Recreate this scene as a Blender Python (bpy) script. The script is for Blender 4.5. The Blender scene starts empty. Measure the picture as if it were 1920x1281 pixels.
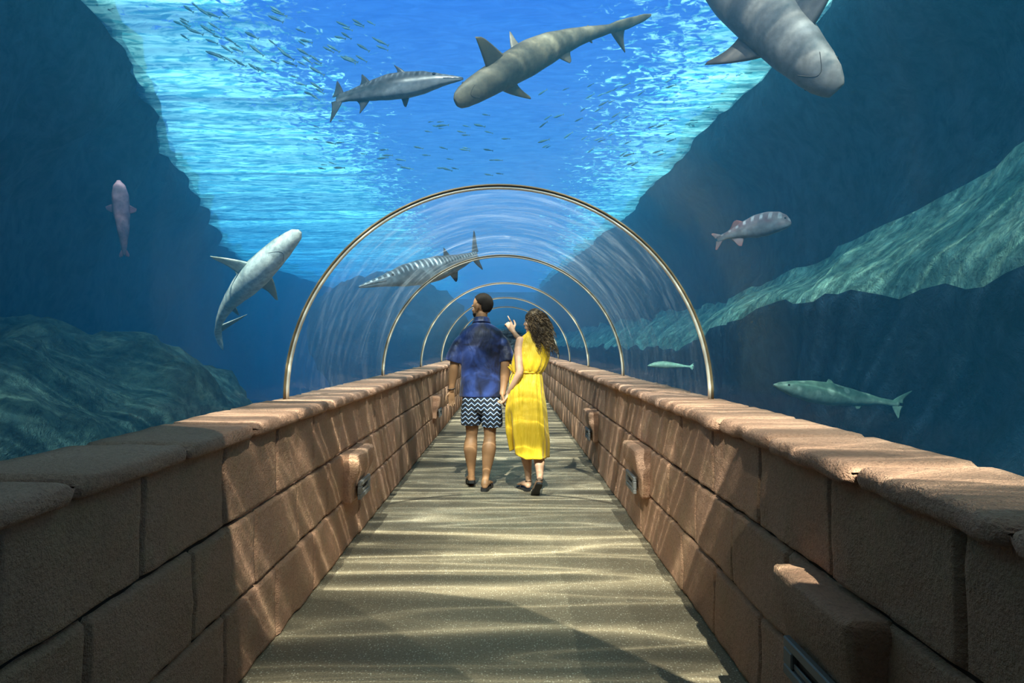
import bpy, bmesh, math, random
from mathutils import Vector, Matrix, noise
R = math.radians
random.seed(7)
sc = bpy.context.scene
COL = sc.collection

# ------------------------------------------------------------------ camera
F = 1280.0                       # focal length in pixels (24 mm on full frame)
EYE = 1.32
VX, VY = 954.0, 649.0            # where the tunnel axis vanishes
cam = bpy.data.objects.new('camera', bpy.data.cameras.new('camera'))
COL.objects.link(cam)
cam.location = (0, 0, EYE)
cam.rotation_euler = (R(90), 0, 0)
cam.data.sensor_width = 36.0
cam.data.lens = F * 36.0 / 1920.0
cam.data.shift_x = (960 - VX) / 1920.0
cam.data.shift_y = (VY - 640.5) / 1920.0
cam.data.clip_start = 0.05
cam.data.clip_end = 400
sc.camera = cam

# ------------------------------------------------------------------ view
sc.view_settings.view_transform = 'Standard'
sc.view_settings.look = 'None'
sc.view_settings.gamma = 1.0
sc.view_settings.use_curve_mapping = False
sc.view_settings.exposure = 0.0
cy = sc.cycles
cy.max_bounces = 6
cy.diffuse_bounces = 3
cy.glossy_bounces = 2
cy.transmission_bounces = 4
cy.volume_bounces = 1
cy.transparent_max_bounces = 14
cy.caustics_reflective = False
cy.caustics_refractive = False
cy.use_denoising = True
cy.sample_clamp_indirect = 4.0

# ------------------------------------------------------------------ node helpers
def mat(name):
    m = bpy.data.materials.new(name); m.use_nodes = True
    nt = m.node_tree; nt.nodes.clear()
    return m, nt
class N:
    """tiny node-graph helper"""
    def __init__(s, nt): s.nt = nt
    def __call__(s, typ, ins=None, **props):
        n = s.nt.nodes.new(typ)
        for k, v in props.items(): setattr(n, k, v)
        for k, v in (ins or {}).items():
            sock = n.inputs[k]
            if isinstance(v, bpy.types.NodeSocket): s.nt.links.new(v, sock)
            elif isinstance(v, bpy.types.Node): s.nt.links.new(v.outputs[0], sock)
            else: sock.default_value = v
        return n
    def math(s, op, a, b=None, c=None, clamp=False):
        n = s.nt.nodes.new('ShaderNodeMath'); n.operation = op; n.use_clamp = clamp
        for i, v in enumerate((a, b, c)):
            if v is None: continue
            if isinstance(v, bpy.types.NodeSocket): s.nt.links.new(v, n.inputs[i])
            elif isinstance(v, bpy.types.Node): s.nt.links.new(v.outputs[0], n.inputs[i])
            else: n.inputs[i].default_value = v
        return n.outputs[0]
    def ramp(s, fac, stops, interp='LINEAR'):
        n = s.nt.nodes.new('ShaderNodeValToRGB'); n.color_ramp.interpolation = interp
        e = n.color_ramp.elements
        while len(e) < len(stops): e.new(0.5)
        for i, (p, c) in enumerate(stops):
            e[i].position = p
            e[i].color = (c[0], c[1], c[2], 1) if hasattr(c, '__len__') else (c, c, c, 1)
        s.nt.links.new(fac if isinstance(fac, bpy.types.NodeSocket) else fac.outputs[0], n.inputs[0])
        return n.outputs[0]
    def mix(s, fac, a, b, blend='MIX'):
        n = s.nt.nodes.new('ShaderNodeMix'); n.data_type = 'RGBA'; n.blend_type = blend
        for k, v in ((0, fac), (6, a), (7, b)):
            if isinstance(v, bpy.types.NodeSocket): s.nt.links.new(v, n.inputs[k])
            elif k and len(v) == 3: n.inputs[k].default_value = (*v, 1)
            else: n.inputs[k].default_value = v
        return n.outputs[2]
    def mapping(s, vec, scale=(1, 1, 1), loc=(0, 0, 0), rot=(0, 0, 0)):
        n = s.nt.nodes.new('ShaderNodeMapping')
        n.inputs['Scale'].default_value = scale; n.inputs['Location'].default_value = loc; n.inputs['Rotation'].default_value = rot
        s.nt.links.new(vec, n.inputs[0]); return n.outputs[0]
    def noise(s, vec, scale, detail=4, rough=0.5, dist=0.0, out=0):
        n = s('ShaderNodeTexNoise', {'Vector': vec, 'Scale': scale, 'Detail': detail, 'Roughness': rough, 'Distortion': dist})
        return n.outputs[out]

# ------------------------------------------------------------------ sky
w = bpy.data.worlds.new('world'); sc.world = w; w.use_nodes = True
nt = w.node_tree; nt.nodes.clear(); n = N(nt)
geo = n('ShaderNodeNewGeometry')
sep = n('ShaderNodeSeparateXYZ', {0: n('ShaderNodeTexCoord').outputs['Generated']})
skyc = n.ramp(n.math('ABSOLUTE', sep.outputs[2]), [(0.0, (0.45, 0.80, 1.0)), (0.15, (0.30, 0.62, 1.0)), (0.30, (0.15, 0.44, 1.0)), (0.46, (0.07, 0.30, 1.0)), (0.58, (0.30, 0.32, 0.36)), (1.0, (0.42, 0.36, 0.30))])
bg = n('ShaderNodeBackground', {'Color': skyc, 'Strength': 1.0})
n('ShaderNodeOutputWorld', {'Surface': bg.outputs[0]})

# ------------------------------------------------------------------ sun, plus added sideways beams; water ripples drawn in the lamps
SLOPE = 1.05                     # fall per metre of advance along the tunnel
def sunbeam(name, dx, power):
    d = Vector((dx, 1.0, -SLOPE)).normalized()
    L = bpy.data.lights.new(name, 'SPOT')
    o = bpy.data.objects.new(name, L); COL.objects.link(o)
    tgt = Vector((-0.06, 12.0, 1.0))
    o.location = tgt - d * 450.0
    o.rotation_euler = d.to_track_quat('-Z', 'Y').to_euler()
    L.spot_size = R(8.5); L.spot_blend = 0.0
    L.shadow_soft_size = 1.3
    L.energy = power
    L.color = (1.0, 0.82, 0.61)
    L.use_nodes = True
    nt = L.node_tree; nt.nodes.clear(); n = N(nt)
    geo = n('ShaderNodeNewGeometry')
    s = n('ShaderNodeSeparateXYZ', {0: geo.outputs['Incoming']})
    p = n('ShaderNodeSeparateXYZ', {0: geo.outputs['Position']})
    # point where the ray meets a level plane inside the tunnel: the ripple pattern lives there
    t = n.math('DIVIDE', n.math('SUBTRACT', p.outputs[2], 0.2), s.outputs[2])
    gx = n.math('SUBTRACT', p.outputs[0], n.math('MULTIPLY', s.outputs[0], t))
    gy = n.math('SUBTRACT', p.outputs[1], n.math('MULTIPLY', s.outputs[1], t))
    v = n('ShaderNodeCombineXYZ', {0: n.math('MULTIPLY', gx, 0.13), 1: gy, 2: dx * 0.04}).outputs[0]
    warp = n.noise(v, 1.1, 2, 0.5, out=1)
    va = n('ShaderNodeVectorMath', {0: warp, 1: (0.10, 0.30, 0.1)}, operation='MULTIPLY')
    vv = n('ShaderNodeVectorMath', {0: v, 1: va.outputs[0]}, operation='ADD').outputs[0]
    a = n.noise(vv, 1.9, 1, 0.5)
    b = n.noise(vv, 4.2, 1, 0.5)
    c = n.noise(v, 0.8, 2, 0.6)
    def ridge(x, width):                       # bright lines where the ripple focuses
        r = n.math('ABSOLUTE', n.math('SUBTRACT', x, 0.5))
        return n.math('POWER', n.math('DIVIDE', width, n.math('ADD', r, width)), 2.2)
    st = n.math('ADD', n.math('MULTIPLY', ridge(a, 0.03), 2.1), n.math('MULTIPLY', ridge(b, 0.04), 1.3))
    st = n.math('MULTIPLY', st, n.ramp(c, [(0.3, 0.35), (0.65, 1.15)]))
    st = n.math('ADD', st, n.math('MULTIPLY', n.ramp(a, [(0.4, 0.0), (0.62, 1.0)]), 0.28))
    st = n.math('ADD', st, 0.06)
    em = n('ShaderNodeEmission', {'Color': (1, 1, 1, 1), 'Strength': st})
    n('ShaderNodeOutputLight', {'Surface': em.outputs[0]})
    return o
SUN_P = 560000.0 * 25
for nm_, dx_, k_ in (('sun_middle', 0.0, 1.45), ('added_beam_left', 0.30, 0.38), ('added_beam_right', -0.30, 0.38), ('added_beam_far_left', 0.62, 0.66), ('added_beam_far_right', -0.62, 0.66)):  # off-axis beams are extra lamps, added so both parapet faces get light
    sunbeam(nm_, dx_, SUN_P * k_)

# ------------------------------------------------------------------ object helpers
def P(px, py, Y):
    return Vector(((px - VX) * Y / F, Y, EYE + (VY - py) * Y / F))
def tag(o, label=None, cat=None, group=None, kind=None):
    if label: o['label'] = label
    if cat: o['category'] = cat
    if group: o['group'] = group
    if kind: o['kind'] = kind
    return o
def link(name, bm, m, parent=None, smooth=True, loc=None):
    me = bpy.data.meshes.new(name)
    if loc is not None:
        bmesh.ops.translate(bm, verts=bm.verts, vec=-Vector(loc))
    bm.to_mesh(me); bm.free()
    for x in (m if isinstance(m, (list, tuple)) else [m]): me.materials.append(x)
    if smooth:
        for p in me.polygons: p.use_smooth = True
    o = bpy.data.objects.new(name, me); COL.objects.link(o)
    if parent: o.parent = parent
    if loc is not None: o.location = loc
    return o
def empty(name, loc, rz=0.0):
    e = bpy.data.objects.new(name, None); COL.objects.link(e)
    e.location = loc; e.rotation_euler = (0, 0, rz); e.empty_display_size = 0.1
    return e
def box(bm, c, d, bevel=0.0, seg=2, mi=0):
    r = bmesh.ops.create_cube(bm, size=1.0)
    vs = r['verts']
    bmesh.ops.scale(bm, vec=d, verts=vs); bmesh.ops.translate(bm, vec=c, verts=vs)
    fs = set(f for v in vs for f in v.link_faces)
    for f in fs: f.material_index = mi
    if bevel > 0:
        es = list(set(e for v in vs for e in v.link_edges))
        bmesh.ops.bevel(bm, geom=es, offset=bevel, segments=seg, affect='EDGES', profile=0.6)
def catmull(pts, sub):
    pts = [Vector(p) for p in pts]; out = []
    n_ = len(pts)
    for i in range(n_ - 1):
        p0 = pts[max(i - 1, 0)]; p1 = pts[i]; p2 = pts[i + 1]; p3 = pts[min(i + 2, n_ - 1)]
        if i == 0: p0 = p1 * 2 - p2
        if i == n_ - 2: p3 = p2 * 2 - p1
        for k in range(sub):
            t = k / sub
            out.append(0.5 * ((2 * p1) + (-p0 + p2) * t + (2 * p0 - 5 * p1 + 4 * p2 - p3) * t * t + (-p0 + 3 * p1 - 3 * p2 + p3) * t ** 3))
    out.append(pts[-1]); return out
def lerps(vals, sub):
    """smooth interpolation of a list of scalars/tuples the same way"""
    v3 = [Vector((v, v, 0)) if not hasattr(v, '__len__') else Vector((v[0], v[1], 0)) for v in vals]
    return [(max(p[0], 1e-4), max(p[1], 1e-4)) for p in catmull(v3, sub)]
def skin_rings(bm, rings, close=(True, True), mi=0):
    rows = [[bm.verts.new(p) for p in r] for r in rings]
    n_ = len(rows[0])
    for a, b in zip(rows, rows[1:]):
        for i in range(n_):
            j = (i + 1) % n_
            f = bm.faces.new((a[i], a[j], b[j], b[i])); f.material_index = mi
    for flag, row, rev in ((close[0], rows[0], True), (close[1], rows[-1], False)):
        if flag:
            c = bm.verts.new(sum((v.co for v in row), Vector()) / n_)
            for i in range(n_):
                j = (i + 1) % n_
                f = bm.faces.new((row[j], row[i], c) if rev else (row[i], row[j], c)); f.material_index = mi
    return rows
def tube(bm, pts, radii, n_=12, sub=4, ref=(0, 1, 0), round_ends=True, mi=0):
    """lofted limb: pts path, radii r or (across ref-normal, along ref)"""
    P_ = catmull(pts, sub) if len(pts) > 1 else [Vector(pts[0])]
    Rr = lerps(radii, sub)
    rings = []
    ref = Vector(ref)
    m_ = len(P_)
    def frame(i):
        t = (P_[min(i + 1, m_ - 1)] - P_[max(i - 1, 0)]).normalized()
        b = ref - t * ref.dot(t)
        if b.length < 1e-3: b = t.orthogonal()
        b.normalize(); a = t.cross(b)
        return t, a, b
    def ring(c, a, b, ra, rb):
        return [c + a * (ra * math.cos(2 * math.pi * k / n_)) + b * (rb * math.sin(2 * math.pi * k / n_)) for k in range(n_)]
    if round_ends:
        t, a, b = frame(0); ra, rb = Rr[0]; rm = min(ra, rb)
        for s in (0.95, 0.75, 0.4):
            c_ = math.sqrt(1 - s * s); rings.append(ring(P_[0] - t * rm * s, a, b, ra * c_, rb * c_))
    for i in range(m_):
        t, a, b = frame(i); rings.append(ring(P_[i], a, b, *Rr[i]))
    if round_ends:
        t, a, b = frame(m_ - 1); ra, rb = Rr[-1]; rm = min(ra, rb)
        for s in (0.4, 0.75, 0.95):
            c_ = math.sqrt(1 - s * s); rings.append(ring(P_[-1] + t * rm * s, a, b, ra * c_, rb * c_))
    skin_rings(bm, rings, mi=mi)
def ball(bm, c, r, M=None, u=20, v=12, mi=0):
    res = bmesh.ops.create_uvsphere(bm, u_segments=u, v_segments=v, radius=1.0)
    vs = res['verts']
    bmesh.ops.scale(bm, vec=r if hasattr(r, '__len__') else (r, r, r), verts=vs)
    if M is not None: bmesh.ops.transform(bm, matrix=M, verts=vs)
    bmesh.ops.translate(bm, vec=c, verts=vs)
    for f in set(f for vv in vs for f in vv.link_faces): f.material_index = mi
    return vs

# ------------------------------------------------------------------ materials
def principled(name, color, rough=0.6, metal=0.0, bump=None, coords='Object', vary=0.0, vscale=3.0, spec=0.5, sheen=0.0):
    m, nt = mat(name); n = N(nt)
    tc = n('ShaderNodeTexCoord').outputs[coords]
    col = (*color, 1)
    if vary:
        nz = n.noise(tc, vscale, 4, 0.6)
        col = n.mix(nz, tuple(c * (1 - vary) for c in color), tuple(min(1, c * (1 + vary)) for c in color))
    ins = {'Base Color': col, 'Roughness': rough, 'Metallic': metal, 'Specular IOR Level': spec}
    if bump:
        bz = n.noise(tc, bump[0], 5, 0.6)
        ins['Normal'] = n('ShaderNodeBump', {'Height': bz, 'Strength': bump[1], 'Distance': 0.01}).outputs[0]
    b = n('ShaderNodeBsdfPrincipled', ins)
    n('ShaderNodeOutputMaterial', {'Surface': b.outputs[0]})
    return m

def stone_mat(name, c1, c2, c3):
    m, nt = mat(name); n = N(nt)
    g = n('ShaderNodeNewGeometry').outputs['Position']
    big = n.noise(g, 1.3, 3, 0.55); mid = n.noise(g, 7, 5, 0.65); fine = n.noise(g, 70, 4, 0.7); pit = n.noise(g, 160, 2, 0.6)
    col = n.mix(n.ramp(big, [(0.35, 0.0), (0.65, 1.0)]), c1, c2)
    col = n.mix(n.ramp(mid, [(0.45, 0.0), (0.8, 0.75)]), col, (*c3, 1))
    col = n.mix(n.ramp(fine, [(0.3, 0.35), (0.55, 0.0)]), col, (0.10, 0.05, 0.035, 1))
    h = n.math('ADD', n.math('MULTIPLY', mid, 0.9), n.math('ADD', n.math('MULTIPLY', fine, 0.55), n.math('MULTIPLY', pit, 0.3)))
    bp = n('ShaderNodeBump', {'Height': h, 'Strength': 1.0, 'Distance': 0.02})
    b = n('ShaderNodeBsdfPrincipled', {'Base Color': col, 'Roughness': 0.85, 'Normal': bp.outputs[0], 'Specular IOR Level': 0.25})
    n('ShaderNodeOutputMaterial', {'Surface': b.outputs[0]})
    return m
M_brick = stone_mat('sandstone_block', (0.47, 0.262, 0.168), (0.53, 0.295, 0.20), (0.42, 0.28, 0.165))
M_cap = stone_mat('sandstone_cap', (0.52, 0.285, 0.19), (0.60, 0.34, 0.235), (0.47, 0.27, 0.18))
M_joint = principled('dark_mortar', (0.05, 0.032, 0.024), 0.95)

m, nt = mat('aggregate_concrete'); n = N(nt)
g = n('ShaderNodeNewGeometry').outputs['Position']
vor = n('ShaderNodeTexVoronoi', {'Vector': g, 'Scale': 85.0, 'Randomness': 1.0}, feature='F1')
peb = n.ramp(vor.outputs['Distance'], [(0.22, 1.0), (0.36, 0.0)])
sepc = n('ShaderNodeSeparateColor', {0: vor.outputs['Color']})
rnd = sepc.outputs[0]
pick = n.math('MULTIPLY', peb, n.ramp(rnd, [(0.45, 0.0), (0.62, 1.0)]))
basec = n.mix(n.noise(g, 2.0, 4, 0.6), (0.235, 0.19, 0.125), (0.31, 0.25, 0.17))
basec = n.mix(n.ramp(n.noise(g, 110, 3, 0.7), [(0.35, 0.7), (0.6, 0.0)]), basec, (0.12, 0.095, 0.06, 1))
basec = n.mix(pick, basec, n.mix(sepc.outputs[1], (0.42, 0.36, 0.25), (0.66, 0.60, 0.47)))
bp = n('ShaderNodeBump', {'Height': n.math('ADD', peb, n.noise(g, 90, 3, 0.6)), 'Strength': 0.5, 'Distance': 0.004})
b = n('ShaderNodeBsdfPrincipled', {'Base Color': basec, 'Roughness': 0.75, 'Normal': bp.outputs[0], 'Specular IOR Level': 0.3})
n('ShaderNodeOutputMaterial', {'Surface': b.outputs[0]})
M_floor = m
M_conc = principled('beige_concrete', (0.52, 0.42, 0.32), 0.9, bump=(12, 0.4), vary=0.2)

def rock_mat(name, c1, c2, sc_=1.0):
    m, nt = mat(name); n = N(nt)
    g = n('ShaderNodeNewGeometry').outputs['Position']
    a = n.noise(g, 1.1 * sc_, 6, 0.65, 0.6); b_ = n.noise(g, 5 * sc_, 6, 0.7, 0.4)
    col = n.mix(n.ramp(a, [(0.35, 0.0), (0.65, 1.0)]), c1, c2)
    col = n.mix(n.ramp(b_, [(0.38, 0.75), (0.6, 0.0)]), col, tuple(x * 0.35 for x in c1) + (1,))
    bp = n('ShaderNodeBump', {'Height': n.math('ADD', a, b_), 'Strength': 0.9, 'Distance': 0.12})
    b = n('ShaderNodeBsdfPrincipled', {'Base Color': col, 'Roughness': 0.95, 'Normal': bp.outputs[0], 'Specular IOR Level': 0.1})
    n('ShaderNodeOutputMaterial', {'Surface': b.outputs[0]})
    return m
M_rock_dark = rock_mat('dark_reef_rock', (0.025, 0.045, 0.07), (0.045, 0.075, 0.10))
M_rock_mid = rock_mat('algae_reef_rock', (0.045, 0.075, 0.07), (0.15, 0.20, 0.14), 2.2)
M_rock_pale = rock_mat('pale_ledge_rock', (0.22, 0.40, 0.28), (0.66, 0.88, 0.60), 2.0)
M_sand = rock_mat('tank_bed', (0.10, 0.16, 0.16), (0.16, 0.22, 0.20), 0.6)

M_steel = principled('brushed_rib', (0.80, 0.74, 0.60), 0.35, 0.25)
M_steel_dark = principled('rib_gasket', (0.16, 0.11, 0.05), 0.6)

# ------------------------------------------------------------------ water
m, nt = mat('tank_water'); n = N(nt)
vs_ = n('ShaderNodeVolumeScatter', {'Color': (0.08, 0.58, 1.0, 1), 'Density': 0.038, 'Anisotropy': 0.15})
va_ = n('ShaderNodeVolumeAbsorption', {'Color': (0.0, 0.60, 0.92, 1), 'Density': 0.15})
ad = n('ShaderNodeAddShader', {0: vs_.outputs[0], 1: va_.outputs[0]})
n('ShaderNodeOutputMaterial', {'Volume': ad.outputs[0]})
m.cycles.homogeneous_volume = True
M_water = m
XC = -0.06; RT = 1.25; ZF = 1.01      # tunnel centre, radius, height of its feet
SURF = 4.25; BED = -1.6; YF, YN = 44.0, -5.0; XL, XR = -13.0, 6.5
prof = [(XL, BED), (XC - RT - 0.05, BED), (XC - RT - 0.05, ZF)]
for i in range(1, 48):
    a = math.pi * (1 - i / 48); prof.append((XC + (RT + 0.05) * math.cos(a), ZF + (RT + 0.05) * math.sin(a)))
prof += [(XC + RT + 0.05, ZF), (XC + RT + 0.05, BED), (XR, BED), (XR, SURF), (XL, SURF)]
bm = bmesh.new()
v0 = [bm.verts.new((x, YN, z)) for x, z in prof]; v1 = [bm.verts.new((x, YF, z)) for x, z in prof]
k = len(prof)
for i in range(k):
    j = (i + 1) % k; bm.faces.new((v0[i], v0[j], v1[j], v1[i]))
bm.faces.new(v0); bm.faces.new(v1)
bmesh.ops.triangulate(bm, faces=[f for f in bm.faces if len(f.verts) > 4])
bmesh.ops.recalc_face_normals(bm, faces=bm.faces)
o = link('tank_water', bm, M_water, smooth=False)
tag(o, 'blue green sea water filling the aquarium around the tunnel', 'water', kind='stuff')

# rippled surface of the water, seen from below
m, nt = mat('water_surface'); n = N(nt)
g = n('ShaderNodeNewGeometry').outputs['Position']
s = n('ShaderNodeSeparateXYZ', {0: g})
rip_v = n.mapping(g, (1.0, 2.6, 1.0), rot=(0, 0, R(14)))
rip = n.noise(rip_v, 3.0, 4, 0.62, 1.2)
rip2 = n.noise(n.mapping(g, (1.6, 1.7, 1.0), rot=(0, 0, R(-20))), 4.2, 3, 0.6, 1.2)
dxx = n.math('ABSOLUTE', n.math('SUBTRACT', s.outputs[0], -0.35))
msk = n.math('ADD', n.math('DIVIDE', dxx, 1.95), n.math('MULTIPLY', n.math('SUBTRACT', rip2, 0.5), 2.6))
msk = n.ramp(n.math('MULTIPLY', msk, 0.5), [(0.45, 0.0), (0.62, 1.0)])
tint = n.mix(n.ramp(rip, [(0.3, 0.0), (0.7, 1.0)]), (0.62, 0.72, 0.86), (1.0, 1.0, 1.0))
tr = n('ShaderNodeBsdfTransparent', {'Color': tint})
cy_c = n.mix(n.ramp(rip, [(0.42, 0.0), (0.56, 1.0)]), (0.07, 0.36, 0.44), (0.34, 0.80, 0.84))  # cyan stands in for pool light reflected under the surface
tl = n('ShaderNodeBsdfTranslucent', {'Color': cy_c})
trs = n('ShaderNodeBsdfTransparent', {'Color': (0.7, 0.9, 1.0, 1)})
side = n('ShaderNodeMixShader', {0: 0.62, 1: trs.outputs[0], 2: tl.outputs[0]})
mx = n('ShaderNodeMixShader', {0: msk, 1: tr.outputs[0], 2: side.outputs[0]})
n('ShaderNodeOutputMaterial', {'Surface': mx.outputs[0]})
M_surf = m
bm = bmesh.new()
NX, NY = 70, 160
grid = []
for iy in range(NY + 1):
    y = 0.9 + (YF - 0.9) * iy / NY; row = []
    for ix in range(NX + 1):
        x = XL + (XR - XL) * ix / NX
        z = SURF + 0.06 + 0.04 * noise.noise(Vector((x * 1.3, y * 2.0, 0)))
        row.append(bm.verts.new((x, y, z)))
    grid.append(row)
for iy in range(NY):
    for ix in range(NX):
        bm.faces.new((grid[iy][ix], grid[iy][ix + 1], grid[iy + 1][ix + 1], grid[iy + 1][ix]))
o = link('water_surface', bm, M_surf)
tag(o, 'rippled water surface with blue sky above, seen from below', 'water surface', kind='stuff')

# ------------------------------------------------------------------ tank rock
def fbm(p, oct_=4):
    v = 0; a = 1; f = 1
    for _ in range(oct_):
        v += a * noise.noise(p * f); a *= 0.5; f *= 2.1
    return v
def sheet(name, cross, y0, y1, ny, sub, amp, m, ydep=None, nscale=0.8, mid=None, seed=0.0, loc=(0, 0, 0)):
    """surface swept along y; cross(y) -> list of (x, z) points, mid = material index per point section"""
    bm = bmesh.new(); rows = []
    for iy in range(ny + 1):
        y = y0 + (y1 - y0) * iy / ny
        cp = cross(y)
        pts = catmull([Vector((x, 0, z)) for x, z in cp], sub)
        row = []
        for kk, p in enumerate(pts):
            q = Vector((p.x, y, p.z))
            d = Vector((fbm(q * nscale + Vector((seed, 3, 1))), 0.6 * fbm(q * nscale + Vector((9, seed, 4))), fbm(q * nscale + Vector((2, 7, seed)))))
            row.append(bm.verts.new(q + d * amp))
        rows.append(row)
    for a, b in zip(rows, rows[1:]):
        for i in range(len(a) - 1):
            f = bm.faces.new((a[i], a[i + 1], b[i + 1], b[i]))
            if mid: f.material_index = mid[min(i // sub, len(mid) - 1)]
    return link(name, bm, m, loc=None)

def cross_r(y):
    far = max(0, min(1, (y - 14) / 20))
    k1 = max(0, min(1, (y - 4.5) / 2.9)); k2 = max(0, min(1, (y - 7.4) / 3.6))
    zb = 1.74 - .44 * k2; zt = 2.70 - .41 * k1 - .27 * k2
    return [(2.75, BED), (2.95, -0.3), (2.85 - .6 * far, 0.9), (2.75 - .6 * far, zb), (3.05 - .6 * far, zb * .52 + zt * .48), (3.42 - .6 * far, zt), (3.38 - .9 * far, 3.35), (2.85 - 1.1 * far, 3.9), (2.78 - 1.1 * far, 4.6)]
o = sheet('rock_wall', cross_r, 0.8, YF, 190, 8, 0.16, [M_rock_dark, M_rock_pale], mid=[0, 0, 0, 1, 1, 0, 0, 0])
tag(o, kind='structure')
def cross_l(y):
    t = max(0.0, min(1.0, (y - 5.5) / 17.0))
    xt = -3.6 - 5.6 * t
    return [(xt - 1.6, BED), (xt - 1.4, 0.2), (xt - 1.2, 1.5), (xt - 0.9, 2.5), (xt - 0.5, 3.4), (xt, 4.1), (xt + 0.05, 4.7)]
o = sheet('rock_wall', cross_l, 0.8, YF, 150, 8, 0.28, M_rock_dark, seed=5.0)
tag(o, kind='structure')
bm = bmesh.new(); box(bm, ((XL + XR) / 2, YF - 0.3, 1.5), (XR - XL, 0.4, 6.5))
o = link('rock_wall', bm, M_rock_dark); tag(o, kind='structure')
# bed
bm = bmesh.new()
rows = []
for iy in range(90):
    y = 0.5 + iy * 0.49; rows.append([bm.verts.new((XL + (XR - XL) * ix / 50, y, BED + 0.25 + 0.25 * fbm(Vector((XL + (XR - XL) * ix / 50, y, 0)) * 0.5))) for ix in range(51)])
for a, b in zip(rows, rows[1:]):
    for i in range(50):
        xm = (a[i].co.x + a[i + 1].co.x) / 2
        bm.faces.new((a[i], a[i + 1], b[i + 1], b[i]))
o = link('tank_bed', bm, M_sand); tag(o, kind='structure')
# mound at the lower left
def mound(name, cx, cyy, cz, rx, ry, rz, m, label, seed, u=72, v=40, amp=0.32, ns=1.1):
    bm = bmesh.new()
    bmesh.ops.create_uvsphere(bm, u_segments=u, v_segments=v, radius=1.0)
    for vt in bm.verts:
        p = Vector((vt.co.x * rx, vt.co.y * ry, vt.co.z * rz))
        nn = Vector((vt.co.x / rx, vt.co.y / ry, vt.co.z / rz)).normalized()
        vt.co = p + nn * amp * fbm(p * ns + Vector((seed, seed, 0)), 5)
    o = link(name, bm, m); o.location = (cx, cyy, cz)
    return tag(o, label, 'rock')
mound('reef_rock', -4.75, 6.4, 0.25, 2.1, 3.2, 1.25, M_rock_mid, 'long dark reef mound with sunlit top at lower left of the tank', 3.0, 96, 56, 0.22, 1.6)
mound('reef_rock', -4.2, 24.0, 1.6, 2.7, 3.0, 2.2, M_rock_dark, 'distant dark rock outcrop beyond the second arch, left of the man', 8.0)

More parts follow.
